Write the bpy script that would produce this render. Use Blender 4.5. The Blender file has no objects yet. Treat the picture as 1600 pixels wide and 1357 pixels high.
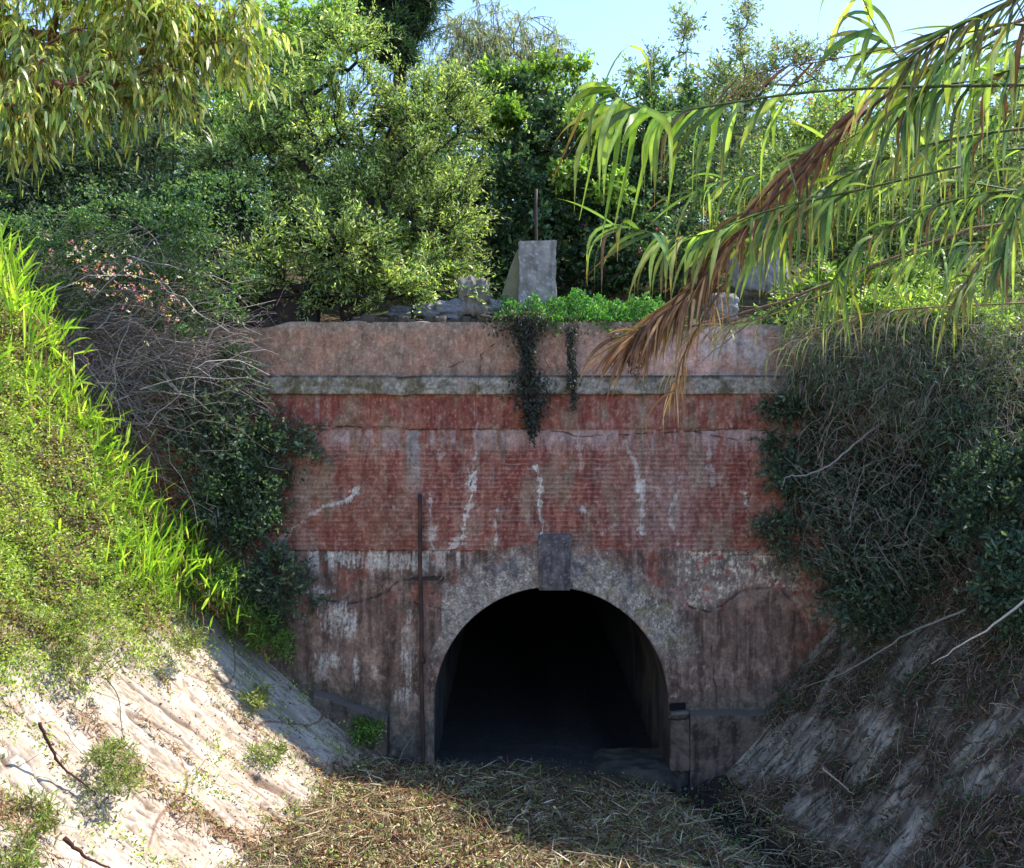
import bpy, math, numpy as np
from mathutils import Vector
R = np.random.default_rng(7)
scene = bpy.context.scene
# ------------------------------------------------------------------ camera, sky, sun
F = 1496.0; EYE = 5.93; WY = 17.0
cam = bpy.data.cameras.new("camera"); camo = bpy.data.objects.new("camera", cam)
scene.collection.objects.link(camo); scene.camera = camo
camo.location = (0, 0, EYE); camo.rotation_euler = (math.radians(90), 0, 0)
cam.sensor_fit = 'HORIZONTAL'; cam.sensor_width = 36; cam.lens = 36 * F / 1600
cam.clip_start = 0.1; cam.clip_end = 3000
SUN_EL = math.radians(52); SUN_AZ = math.radians(15)      # azimuth from +X towards +Y
sd = Vector((math.cos(SUN_EL) * math.cos(SUN_AZ), math.cos(SUN_EL) * math.sin(SUN_AZ), math.sin(SUN_EL)))
world = bpy.data.worlds.new("World"); scene.world = world; world.use_nodes = True
wn = world.node_tree.nodes; wl = world.node_tree.links
sky = wn.new('ShaderNodeTexSky'); sky.sky_type = 'NISHITA'; sky.sun_disc = False
sky.sun_elevation = SUN_EL; sky.sun_rotation = math.radians(90) - SUN_AZ
sky.air_density = 1.0; sky.dust_density = 0.1; sky.ozone_density = 3.0
wl.new(sky.outputs[0], wn['Background'].inputs[0]); wn['Background'].inputs[1].default_value = 0.145
sl = bpy.data.lights.new("sun", 'SUN'); sl.energy = 3.2; sl.angle = math.radians(0.5); sl.color = (1.0, 0.93, 0.82)
so = bpy.data.objects.new("sun", sl); scene.collection.objects.link(so)
so.rotation_euler = sd.to_track_quat('Z', 'Y').to_euler()
scene.view_settings.view_transform = 'Standard'; scene.view_settings.look = 'None'
scene.view_settings.exposure = 1.6; scene.view_settings.gamma = 1
scene.cycles.use_denoising = True
scene.cycles.max_bounces = 7; scene.cycles.diffuse_bounces = 4; scene.cycles.transmission_bounces = 4
scene.cycles.use_adaptive_sampling = True; scene.cycles.adaptive_threshold = 0.02

# ------------------------------------------------------------------ helpers
def P(px, py, Y): return np.array([(px - 800) / F * Y, Y, EYE - (py - 678.5) / F * Y])
def L(*c):                                   # sRGB 0-255 -> linear
    c = np.array(c, float) / 255
    return np.where(c < .04045, c / 12.92, ((c + .055) / 1.055) ** 2.4)
_perm = np.random.default_rng(3).permutation(4096); _g = np.random.default_rng(4).uniform(0, 2 * math.pi, 4096)
def noise(x, y, seed=0):
    x = np.asarray(x, float); y = np.asarray(y, float)
    xi = np.floor(x).astype(int); yi = np.floor(y).astype(int); fx = x - xi; fy = y - yi
    def g(a, b, dx, dy):
        h = _g[_perm[(_perm[(a + seed * 57) & 4095] + b) & 4095]]
        return np.cos(h) * dx + np.sin(h) * dy
    u = fx * fx * fx * (fx * (fx * 6 - 15) + 10); v = fy * fy * fy * (fy * (fy * 6 - 15) + 10)
    a = g(xi, yi, fx, fy); b = g(xi + 1, yi, fx - 1, fy); c = g(xi, yi + 1, fx, fy - 1); d = g(xi + 1, yi + 1, fx - 1, fy - 1)
    return (a + (b - a) * u + (c - a) * v + (a - b - c + d) * u * v) * 1.5
def fbm(x, y, o=4, seed=0, gain=.5):
    s = 0; a = 1; t = 0
    for i in range(o):
        s = s + a * noise(x * 2 ** i, y * 2 ** i, seed + i * 7); t += a; a *= gain
    return s / t
def ss(a, b, x): t = np.clip((x - a) / (b - a), 0, 1); return t * t * (3 - 2 * t)
def mixc(a, b, m): return a + (b - a) * np.asarray(m)[..., None]
def nrm(v): return v / np.maximum(np.linalg.norm(v, axis=-1, keepdims=True), 1e-9)

def tag(o, label=None, cat=None, group=None, kind=None):
    if label: o['label'] = label
    if cat: o['category'] = cat
    if group: o['group'] = group
    if kind: o['kind'] = kind
    return o
def empty(name, loc, label, cat, group=None):
    o = bpy.data.objects.new(name, None); scene.collection.objects.link(o); o.location = tuple(loc)
    o.empty_display_size = .2
    return tag(o, label, cat, group)

class MB:
    """collects vertices, faces and per-vertex colours, then links them as one mesh object"""
    def __init__(s): s.v = []; s.c = []; s.f = []; s.n = 0
    def add(s, v, faces, col):
        v = np.asarray(v, float).reshape(-1, 3); col = np.asarray(col, float)
        if col.ndim == 1: col = np.tile(col, (len(v), 1))
        s.v.append(v); s.c.append(col.reshape(-1, 3))
        for f in faces: s.f.append(np.asarray(f) + s.n)
        s.n += len(v)
    def grid(s, pts, col, mask=None, flip=False):
        n, m = pts.shape[:2]; i = np.arange(n * m).reshape(n, m)
        q = np.stack([i[:-1, :-1], i[1:, :-1], i[1:, 1:], i[:-1, 1:]], -1)
        if flip: q = q[..., ::-1]
        q = q[mask] if mask is not None else q.reshape(-1, 4)
        s.add(pts.reshape(-1, 3), [q], col if np.ndim(col) == 1 else col.reshape(-1, 3))
    def blades(s, p, d, ln, w, col, droop=.5, seg=4, col2=None, side=None, tipw=0., fold=0., basew=.5):
        """N tapering leaf strips: p (N,3) root, d (N,3) direction"""
        N = len(p); p = np.asarray(p, float); d = nrm(np.asarray(d, float)); ln = np.broadcast_to(ln, N); w = np.broadcast_to(w, N)
        droop = np.broadcast_to(droop, N); dn = np.array([0, 0, -1.])
        if side is None: side = nrm(np.cross(d, R.normal(size=(N, 3))))
        cur = p.copy(); rows = []; cols = []; t_ = np.linspace(0, 1, seg + 1)
        col = np.broadcast_to(col, (N, 3)); col2 = col if col2 is None else np.broadcast_to(col2, (N, 3))
        for k, t in enumerate(t_):
            a = np.clip(droop * t, 0, .97)[:, None]
            dd = nrm(d * (1 - a) + dn * a)
            if k: cur = cur + dd * (ln / seg)[:, None]
            ww = w * ((basew + (1 - basew) * min(1, t * 3)) * (1 - ss(.45, 1.0, t)) + tipw) * .5
            if k == seg: ww = w * .03
            sv = nrm(side - dd * np.sum(side * dd, 1, keepdims=True)) * ww[:, None]
            if fold:
                nn = nrm(np.cross(sv, dd)) * (ww * fold)[:, None]
                rows.append(np.stack([cur - sv + nn, cur, cur + sv + nn], 1))
            else: rows.append(np.stack([cur - sv, cur + sv], 1))
            cols.append(col + (col2 - col) * t ** 2)
        v = np.stack(rows, 1); K = v.shape[2]
        c = np.repeat(np.stack(cols, 1)[:, :, None], K, 2)
        if K == 3: c = c * (1 + R.uniform(-.18, .18, (N, seg + 1, 1, 1))); c[:, :, 1] *= 1.3; c[:, :, 2] *= .86
        idx = np.arange(N * (seg + 1) * K).reshape(N, seg + 1, K)
        fs = []
        for j in range(K - 1):
            fs.append(np.stack([idx[:, :-1, j], idx[:, :-1, j + 1], idx[:, 1:, j + 1], idx[:, 1:, j]], -1).reshape(-1, 4))
        s.add(v, fs, c.reshape(-1, 3))
    def leaves(s, p, d, ln, w, col):
        """N little pointed oval leaves (6 corners, slightly folded)"""
        N = len(p); d = nrm(d); sv = nrm(np.cross(d, R.normal(size=(N, 3)))); nn = np.cross(sv, d)
        ln = np.broadcast_to(ln, N)[:, None]; w = np.broadcast_to(w, N)[:, None] * .5
        v = np.stack([p, p + d * ln * .35 - sv * w + nn * w * .35, p + d * ln * .72 - sv * w * .7 + nn * w * .25, p + d * ln - nn * ln * .08,
                      p + d * ln * .72 + sv * w * .7 + nn * w * .25, p + d * ln * .35 + sv * w + nn * w * .35], 1)
        i = np.arange(N * 6).reshape(N, 6)
        s.add(v, [i[:, [0, 1, 2, 3]], i[:, [0, 3, 4, 5]]], np.repeat(np.broadcast_to(col, (N, 3))[:, None], 6, 1).reshape(-1, 3))
    def tube(s, pts, r, col, sides=5, cap=True):
        pts = np.asarray(pts, float); n = len(pts); r = np.broadcast_to(r, n)
        t = nrm(np.gradient(pts, axis=0)); ref = np.array([0, 0, 1.]) if abs(t[0][2]) < .9 else np.array([1., 0, 0])
        a = nrm(np.cross(t, ref)); b = np.cross(t, a)
        th = np.arange(sides) * 2 * math.pi / sides
        v = pts[:, None] + (a[:, None] * np.cos(th)[None, :, None] + b[:, None] * np.sin(th)[None, :, None]) * r[:, None, None]
        i = np.arange(n * sides).reshape(n, sides); j = np.roll(i, -1, 1)
        fs = [np.stack([i[:-1], j[:-1], j[1:], i[1:]], -1).reshape(-1, 4)]
        if cap: fs += [i[0][::-1][None], i[-1][None]]
        s.add(v, fs, col if np.ndim(col) == 1 else np.repeat(col, sides, 0))
    def sticks(s, p0, p1, r, col, sag=0., seg=3, wob=0.):
        """N thin three-sided twigs"""
        N = len(p0); t = np.linspace(0, 1, seg + 1)
        pts = p0[:, None] * (1 - t)[None, :, None] + p1[:, None] * t[None, :, None]
        if wob: pts[:, 1:-1] += R.normal(size=(N, seg - 1, 3)) * wob
        pts[..., 2] += (-np.broadcast_to(sag, N)[:, None] * 4 * t * (1 - t))
        d = nrm(p1 - p0); a = nrm(np.cross(d, R.normal(size=(N, 3)))); b = np.cross(d, a)
        r = np.broadcast_to(r, N)[:, None] * (1 - .6 * t)[None]
        th = np.arange(3) * 2 * math.pi / 3
        v = pts[:, :, None] + (a[:, None, None] * np.cos(th)[None, None, :, None] + b[:, None, None] * np.sin(th)[None, None, :, None]) * r[:, :, None, None]
        i = np.arange(N * (seg + 1) * 3).reshape(N, seg + 1, 3); j = np.roll(i, -1, 2)
        c = np.repeat(np.broadcast_to(col, (N, 3))[:, None], (seg + 1) * 3, 1).reshape(-1, 3)
        s.add(v, [np.stack([i[:, :-1], j[:, :-1], j[:, 1:], i[:, 1:]], -1).reshape(-1, 4)], c)
    def rock(s, c, r, col, seed=0, n=14, rough=.28, boxy=.6):
        u = np.linspace(0, math.pi, n); w = np.linspace(0, 2 * math.pi, 2 * n)
        U, W = np.meshgrid(u, w, indexing='ij')
        d = np.stack([np.sin(U) * np.cos(W), np.sin(U) * np.sin(W), np.cos(U)], -1)
        dq = d / np.max(np.abs(d), -1, keepdims=True) * boxy + d * (1 - boxy)
        k = 1 + rough * (fbm(d[..., 0] * 1.6 + seed, d[..., 1] * 1.6 + 7, 3, seed) + fbm(d[..., 1] * 1.6 + 3, d[..., 2] * 1.6 + seed, 3, seed + 1) + fbm(d[..., 2] * 1.6, d[..., 0] * 1.6 + seed, 3, seed + 2)) * .6
        q3 = np.round(d * 1.6 + seed) ; k = k - .05 * np.abs(noise(d[..., 0] * 3 + seed, d[..., 2] * 3 + d[..., 1] * 2, seed + 4))
        s.grid(np.asarray(c) + dq * k[..., None] * np.asarray(r), mixc(np.asarray(col) * .7, np.asarray(col) * 1.25, ss(-.4, .4, fbm(d[..., 0] * 5 + seed, d[..., 2] * 5 + d[..., 1] * 3, 3, seed + 5))))
    def box(s, lo, hi, col, n=1, jit=0., cf=None):
        """box of six gridded faces; corners pulled by noise so that no edge is ruler-straight"""
        lo = np.asarray(lo, float); hi = np.asarray(hi, float)
        for ax in range(3):
            for sgn in (0, 1):
                o = [a for a in range(3) if a != ax]
                k = [max(2, int((hi[a] - lo[a]) / n) + 1) if n != 1 else 2 for a in o]
                A, B = np.meshgrid(np.linspace(lo[o[0]], hi[o[0]], k[0]), np.linspace(lo[o[1]], hi[o[1]], k[1]), indexing='ij')
                p = np.zeros(A.shape + (3,)); p[..., o[0]] = A; p[..., o[1]] = B; p[..., ax] = hi[ax] if sgn else lo[ax]
                if jit:
                    q = p * 2.3
                    dv = np.stack([noise(q[..., 1] + q[..., 2] * .9, q[..., 2] - 3 * k0, 5) for k0 in (1, 2, 3)], -1)
                    dv = np.stack([noise(q[..., (i + 1) % 3] * 1.7 + q[..., i], q[..., (i + 2) % 3] * 1.7 + 9 * i, 11 + i) for i in range(3)], -1)
                    p = p + dv * jit
                s.grid(p, cf(p) if cf else np.asarray(col), flip=bool(sgn) ^ (ax == 1))
    def build(s, name, mat, parent=None, smooth=False):
        me = bpy.data.meshes.new(name); v = np.concatenate(s.v); c = np.clip(np.concatenate(s.c), 0, 1)
        fl = [f.reshape(-1, f.shape[-1]) for f in s.f if len(f)]
        tot = np.concatenate([np.full(len(f), f.shape[1]) for f in fl]); idx = np.concatenate([f.ravel() for f in fl])
        org = np.zeros(3)
        if parent is not None:
            q = parent
            while q is not None: org = org + np.array(q.location); q = q.parent
        me.vertices.add(len(v)); me.vertices.foreach_set('co', (v - org).ravel())
        me.loops.add(len(idx)); me.loops.foreach_set('vertex_index', idx.astype(np.int32))
        me.polygons.add(len(tot)); me.polygons.foreach_set('loop_start', np.concatenate([[0], np.cumsum(tot)[:-1]]).astype(np.int32))
        me.polygons.foreach_set('loop_total', tot.astype(np.int32))
        if smooth: me.polygons.foreach_set('use_smooth', np.ones(len(tot), bool))
        at = me.color_attributes.new('col', 'FLOAT_COLOR', 'POINT')
        at.data.foreach_set('color', np.concatenate([c, np.ones((len(c), 1))], 1).ravel())
        me.update(); me.validate()
        me.materials.append(mat)
        o = bpy.data.objects.new(name, me); scene.collection.objects.link(o)
        if parent is not None: o.parent = parent
        return o

def mat_surface(name, rough=.9, bump=.3, scale=30, var=.25, dist=.01, spec=.25, fine=None):
    m = bpy.data.materials.new(name); m.use_nodes = True; n = m.node_tree.nodes; l = m.node_tree.links
    b = n['Principled BSDF']; a = n.new('ShaderNodeAttribute'); a.attribute_name = 'col'
    tc = n.new('ShaderNodeTexCoord'); ns = n.new('ShaderNodeTexNoise'); ns.inputs['Scale'].default_value = scale
    ns.inputs['Detail'].default_value = 6; ns.inputs['Roughness'].default_value = .65
    l.new(tc.outputs['Object'], ns.inputs['Vector'])
    mr = n.new('ShaderNodeMapRange'); mr.inputs[1].default_value = .3; mr.inputs[2].default_value = .7
    mr.inputs[3].default_value = 1 - var; mr.inputs[4].default_value = 1 + var; l.new(ns.outputs[0], mr.inputs[0])
    mx = n.new('ShaderNodeVectorMath'); mx.operation = 'SCALE'; l.new(a.outputs['Color'], mx.inputs[0]); l.new(mr.outputs[0], mx.inputs['Scale'])
    l.new(mx.outputs[0], b.inputs['Base Color']); b.inputs['Roughness'].default_value = rough
    b.inputs['Specular IOR Level'].default_value = spec
    bp = n.new('ShaderNodeBump'); bp.inputs['Strength'].default_value = bump; bp.inputs['Distance'].default_value = dist
    l.new(ns.outputs[0], bp.inputs['Height']); l.new(bp.outputs[0], b.inputs['Normal'])
    return m
def mat_leaf(name, transl=.35, rough=.5, spec=.3, scale=8):
    m = bpy.data.materials.new(name); m.use_nodes = True; n = m.node_tree.nodes; l = m.node_tree.links
    b = n['Principled BSDF']; a = n.new('ShaderNodeAttribute'); a.attribute_name = 'col'
    tc = n.new('ShaderNodeTexCoord'); ns = n.new('ShaderNodeTexNoise'); ns.inputs['Scale'].default_value = scale; l.new(tc.outputs['Object'], ns.inputs['Vector'])
    mr = n.new('ShaderNodeMapRange'); mr.inputs[1].default_value = .3; mr.inputs[2].default_value = .7; mr.inputs[3].default_value = .8; mr.inputs[4].default_value = 1.2
    l.new(ns.outputs[0], mr.inputs[0])
    mx = n.new('ShaderNodeVectorMath'); mx.operation = 'SCALE'; l.new(a.outputs['Color'], mx.inputs[0]); l.new(mr.outputs[0], mx.inputs['Scale'])
    l.new(mx.outputs[0], b.inputs['Base Color']); b.inputs['Roughness'].default_value = rough; b.inputs['Specular IOR Level'].default_value = spec
    t = n.new('ShaderNodeBsdfTranslucent'); tv = n.new('ShaderNodeVectorMath'); tv.operation = 'MULTIPLY'; tv.inputs[1].default_value = (1.30, 1.38, .5)
    l.new(mx.outputs[0], tv.inputs[0]); l.new(tv.outputs[0], t.inputs[0])
    ms = n.new('ShaderNodeMixShader'); ms.inputs[0].default_value = transl; l.new(b.outputs[0], ms.inputs[1]); l.new(t.outputs[0], ms.inputs[2])
    l.new(ms.outputs[0], n['Material Output'].inputs[0])
    return m
M_WALL = mat_surface('painted_plaster', .92, .5, 26, .16, .012)
M_STONE = mat_surface('revetment_stone', .95, .6, 18, .22, .02)
M_EARTH = mat_surface('earth', .97, .8, 9, .35, .05)
M_CONC = mat_surface('concrete', .9, .45, 35, .2, .01)
M_BARK = mat_surface('bark', .95, .6, 40, .3, .01)
M_IRON = mat_surface('rusty_iron', .75, .4, 60, .35, .004, .4)
M_WET = mat_surface('wet_mud', .35, .5, 12, .3, .02, .5)
M_LEAF = mat_leaf('leaf', .46, .36, .5)
M_DULL = mat_leaf('matt_leaf', .34, .5, .3)
M_REED = mat_leaf('reed_blade', .5, .42, .35, 14)
M_DRY = mat_leaf('dry_straw', .2, .75, .2, 20)
M_PETAL = mat_leaf('petal', .45, .6, .2)

def jcol(c, n, v=.25, h=.06):
    """n leaf colours picked from a palette, each a little different"""
    c = np.atleast_2d(np.asarray(c, float)); g = c.mean(1, keepdims=True); c = (g + (c - g) * .88) * 1.14; k = R.integers(0, len(c), n)
    return c[k] * (1 + R.uniform(-v, v, (n, 1))) * (1 + R.uniform(-h, h, (n, 3)))
def smooth_path(pts, n=8):
    pts = np.asarray(pts, float); q = np.vstack([2 * pts[0] - pts[1], pts, 2 * pts[-1] - pts[-2]]); out = []
    for i in range(1, len(q) - 2):
        for t in np.linspace(0, 1, n, endpoint=False):
            a, b, c, d = q[i - 1:i + 3]
            out.append(.5 * (2 * b + (c - a) * t + (2 * a - 5 * b + 4 * c - d) * t * t + (3 * b - a - 3 * c + d) * t ** 3))
    return np.array(out + [pts[-1]])

# ------------------------------------------------------------------ banks of the cutting
class Bank:
    def __init__(s, prof, dx, outward, far_out):
        q = np.array([P(*a) for a in prof]); q = np.vstack([q, q[-1] + [outward * far_out, 0, 4.0]])
        s.q = q; s.dx = dx; seg = np.linalg.norm(np.diff(q, axis=0), axis=1); s.u = np.concatenate([[0], np.cumsum(seg)])
    def far(s, u): return np.stack([np.interp(u, s.u, s.q[:, k]) for k in range(3)], -1)
    def pt(s, u, v, disp=True):
        p = s.far(u) + np.stack([-s.dx * v, -v, 0 * v], -1)
        nx = s.nrm(u)
        if disp: p = p + nx * s.disp(u, v)[..., None]
        return p
    def nrm(s, u):
        a = s.far(np.maximum(u - .3, 0)); b = s.far(u + .3); t = b - a
        n = np.stack([-t[..., 2], 0 * t[..., 0], t[..., 0]], -1); n = nrm(n)
        return n * np.where(n[..., 2:] < 0, -1, 1)
    def disp(s, u, v): return slab_disp(u, v, s.seed, s.dx)
def joints(u, v, seed):
    a = np.abs(noise(v * 1.5 + .35 * fbm(u * .9, v, 3, seed + 31), u * .13, seed + 30)); b = np.abs(noise(u * .55 + .4 * fbm(v * 1.5, u, 3, seed + 33), v * .5, seed + 32))
    f = np.abs(noise(v * 4.2 + .3 * fbm(u * 1.5, v * 2, 3, seed + 35), u * .4, seed + 34))
    br = lambda k: ss(-.25, .1, noise(u * .7 + k, v * .9, seed + 36))
    return np.clip(ss(.035, .008, a) * br(0) + .8 * ss(.022, .004, b) * br(5) + .55 * ss(.03, .005, f) * br(9), 0, 1) * ss(.6, 1.0, u)
def slab_disp(u, v, seed, dx):
    u = np.asarray(u, float); v = np.asarray(v, float)
    """long stone slabs laid down the slope, with stepped joints, earth above"""
    low = ss(6.0, 4.0, u) * 1.0
    st = noise(v * 1.1 + noise(u * .25, v * .3, seed + 9) * .8, u * .16, seed)        # streaks that run down the slope
    st2 = noise(v * 4.5 + noise(u * .4, v, seed + 3) * .8, u * .5, seed + 1)
    step = np.floor((st * 1.6 + .5 * noise(u * .35, v * .35, seed + 4)) * 4) / 4
    pit = ss(.28, .5, noise(v * 13 + noise(u * 2, v * 2, seed + 17), u * 3.6, seed + 18)) * ss(-.3, .2, noise(u * .8, v * .9, seed + 19))
    return low * (.005 * step + .003 * st2 + .006 * fbm(u * 3.2, v * 7, 6, seed + 2, .75) - .022 * pit - .035 * joints(u, v, seed)) + (1 - low) * (.28 * fbm(u * .7, v * .7, 4, seed + 6)) + .03 * noise(u * .3, v * .3, seed + 8)
LB = Bank([(660, 1222, 17.02), (560, 1150, 17.02), (460, 1072, 17.02), (370, 988, 17.0), (300, 900, 16.6), (235, 790, 16.0), (150, 655, 15.5),
           (70, 520, 15), (5, 415, 14.6), (-70, 290, 14.2), (-220, 190, 14.0)], .245, -1, 150); LB.seed = 20
RB = Bank([(1085, 1245, 17.02), (1175, 1150, 17.02), (1250, 1040, 17.02), (1335, 930, 17.0), (1400, 810, 17.0), (1455, 690, 16.9), (1500, 590, 16.8), (1560, 520, 16.6), (1640, 480, 16.5)], -.28, 1, 150); RB.seed = 60
def to_px(p): return 800 + p[..., 0] * F / p[..., 1], 678.5 + (EYE - p[..., 2]) * F / p[..., 1]
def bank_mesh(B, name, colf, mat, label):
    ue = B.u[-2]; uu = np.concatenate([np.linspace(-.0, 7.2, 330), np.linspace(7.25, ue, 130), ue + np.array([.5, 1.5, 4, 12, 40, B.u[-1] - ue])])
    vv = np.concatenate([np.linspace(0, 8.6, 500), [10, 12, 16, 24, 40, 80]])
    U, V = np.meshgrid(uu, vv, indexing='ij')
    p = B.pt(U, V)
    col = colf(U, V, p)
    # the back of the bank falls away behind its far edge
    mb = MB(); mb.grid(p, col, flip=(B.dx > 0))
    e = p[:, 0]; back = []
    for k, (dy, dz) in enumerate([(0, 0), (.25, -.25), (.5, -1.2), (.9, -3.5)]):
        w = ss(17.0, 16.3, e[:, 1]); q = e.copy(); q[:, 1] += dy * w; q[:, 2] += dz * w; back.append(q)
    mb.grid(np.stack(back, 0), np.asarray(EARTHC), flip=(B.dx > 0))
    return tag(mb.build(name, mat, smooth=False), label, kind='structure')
EARTHC = L(92, 70, 52)
def colL(U, V, p):
    st = noise(V * 1.1 + noise(U * .25, V * .3, 29) * .8, U * .16, 20)
    g = fbm(V * 5 + noise(U, V, 31) * .5, U * .9, 4, 33); blot = fbm(V * .8, U * .5, 4, 35)
    c = mixc(L(158, 146, 132), L(190, 178, 164), ss(-.35, .35, g)); c = mixc(c, L(168, 146, 130), ss(.0, .4, blot) * .5); c = mixc(c, L(112, 90, 74), ss(.1, .45, fbm(V * 9 + noise(U, V * 2, 30), U * 1.3, 4, 32, .7)) * .55)
    pits = ss(.28, .5, noise(V * 13 + noise(U * 2, V * 2, 37), U * 3.6, 38)) * ss(-.3, .2, noise(U * .8, V * .9, 39)); c = mixc(c, L(88, 64, 48), pits * .6)
    frac = np.abs(((st * 1.6 + .5 * noise(U * .35, V * .35, 24)) * 4) % 1 - .5); joint = ss(.47, .497, frac) * ss(-.25, .1, noise(U * .5, V * .8, 41)); c = mixc(c, L(78, 54, 40), joint)
    crack = ss(.022, .006, np.abs(noise(U * .45 + 3, V * .45, 43))) * ss(0, .2, noise(U * .2, V * .3, 44)); c = mixc(c, L(110, 78, 60), crack * .8)
    p2 = ss(.22, .42, noise(V * 21 + .6 * noise(U * 3, V * 3, 57), U * 6.5, 58)) * ss(-.45, .15, noise(U * 1.1, V * 1.3, 59)); c = mixc(c, L(112, 88, 70), p2 * .55)
    c = mixc(c, c * 1.16, ss(.1, .4, fbm(V * 10, U * 2.5, 5, 60, .75)) * .8); c = mixc(c, c * .80, ss(.0, .4, fbm(V * 3, U * 1.0, 5, 61, .7)) * .8)
    c = mixc(c, L(84, 62, 48), joints(U, V, 20) * .75)
    dirt = ss(-.10, .20, fbm(V * 1.5, U * .55, 4, 45) - .35 * ss(5.2, 3.8, U)) * .9
    c = mixc(c, L(112, 84, 62), dirt); c = mixc(c, L(92, 74, 52), ss(4.6, 5.8, U + .6 * fbm(V, U, 3, 47)))
    c = mixc(c, L(120, 98, 70), ss(.9, .3, U + .3 * noise(V * 1.2, U, 49)))
    return c
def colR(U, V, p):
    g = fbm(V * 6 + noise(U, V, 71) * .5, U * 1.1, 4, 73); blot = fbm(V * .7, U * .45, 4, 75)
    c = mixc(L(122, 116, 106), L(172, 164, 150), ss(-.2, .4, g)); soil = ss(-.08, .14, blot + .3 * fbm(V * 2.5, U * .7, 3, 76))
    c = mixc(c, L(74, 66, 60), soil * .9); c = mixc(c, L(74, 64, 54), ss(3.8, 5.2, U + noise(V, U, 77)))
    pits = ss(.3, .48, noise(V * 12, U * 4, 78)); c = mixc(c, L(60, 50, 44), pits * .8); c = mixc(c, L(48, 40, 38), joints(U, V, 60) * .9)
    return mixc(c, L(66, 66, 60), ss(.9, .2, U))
bank_mesh(LB, 'bank_slope', colL, M_STONE, 'sunlit left slope of the cutting, pale stone below and earth above')
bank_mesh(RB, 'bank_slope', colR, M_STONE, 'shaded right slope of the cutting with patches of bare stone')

# floor of the cutting, terrain behind the portal
def floor_z(x, y):
    z = .10 * fbm(x * .5, y * .5, 4, 90) + .03 * fbm(x * 3, y * 3, 3, 91)
    z = z + .30 * ss(-1.2, -3.4, x + .15 * (17 - y)) - .34 * np.exp(-((x - 2.95 - .3 * (16.5 - y)) / .6) ** 2) - .02 + .08 * ss(.5, -2.5, x)
    z = z + .10 * np.exp(-((x - .0) / 1.3) ** 2 - ((y - 16.9) / .9) ** 2)      # little mound before the opening
    return z
def sheet(name, xs, ys, zf, cf, mat, label):
    X, Y = np.meshgrid(xs, ys, indexing='ij'); p = np.stack([X, Y, zf(X, Y)], -1)
    mb = MB(); mb.grid(p, cf(p), flip=False); o = mb.build(name, mat)
    return tag(o, label, kind='structure')
def floor_c(p):
    x, y = p[..., 0], p[..., 1]; c = mixc(L(104, 88, 66), L(70, 58, 46), ss(-.2, .3, fbm(x * 2, y * 2, 4, 95)))
    wet = np.exp(-((x - 2.95 - .3 * (16.5 - y) - .3 * noise(y, x, 96)) / .7) ** 2) * 1.2; c = mixc(c, L(38, 34, 34), np.clip(wet * 1.4, 0, 1))
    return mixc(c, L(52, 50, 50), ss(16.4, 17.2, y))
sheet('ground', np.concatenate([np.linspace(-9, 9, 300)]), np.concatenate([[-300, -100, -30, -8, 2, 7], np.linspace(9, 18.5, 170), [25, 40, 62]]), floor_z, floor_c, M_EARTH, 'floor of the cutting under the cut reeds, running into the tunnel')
def upper_z(x, y):
    z = np.interp(y, [17.3, 18.5, 22, 30, 60, 200, 900], [7.55, 7.8, 9.3, 12.6, 15.5, 22, 32])
    return z + .25 * fbm(x * .5, y * .5, 3, 100) + np.clip(np.abs(x) - 8, 0, 40) * .05
sheet('hillside', np.concatenate([[-900, -200, -60, -30], np.linspace(-16, 16, 120), [30, 60, 200, 900]]), np.concatenate([np.linspace(17.45, 32, 70), [45, 60, 120, 300, 900]]), upper_z,
      lambda p: mixc(L(86, 72, 52), L(70, 78, 44), ss(-.2, .2, fbm(p[..., 0], p[..., 1], 3, 101))), M_EARTH, 'overgrown hillside above the tunnel portal')

# ------------------------------------------------------------------ tunnel portal
portal = empty('tunnel_portal', (0.7, WY, 0), 'weathered red plastered tunnel portal with dark round-arched opening and pale string course', 'tunnel portal')
AX, AZ, AR = 0.70, 1.14, 2.07            # arch centre and radius
def wpx(X, Z): return 800 + 88 * X, 678.5 + (EYE - Z) * 88
def polyd(px, py, pts):
    """distance in photo-scale units to a polyline, and parameter along it"""
    best = np.full(px.shape, 1e9); tt = np.zeros(px.shape); n = len(pts) - 1
    for i in range(n):
        a = np.array(pts[i], float); b = np.array(pts[i + 1], float); d = b - a; L2 = d @ d + 1e-9
        t = np.clip(((px - a[0]) * d[0] + (py - a[1]) * d[1]) / L2, 0, 1)
        dd = np.hypot(px - a[0] - t * d[0], py - a[1] - t * d[1]); m = dd < best
        best = np.where(m, dd, best); tt = np.where(m, (i + t) / n, tt)
    return best, tt
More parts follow.
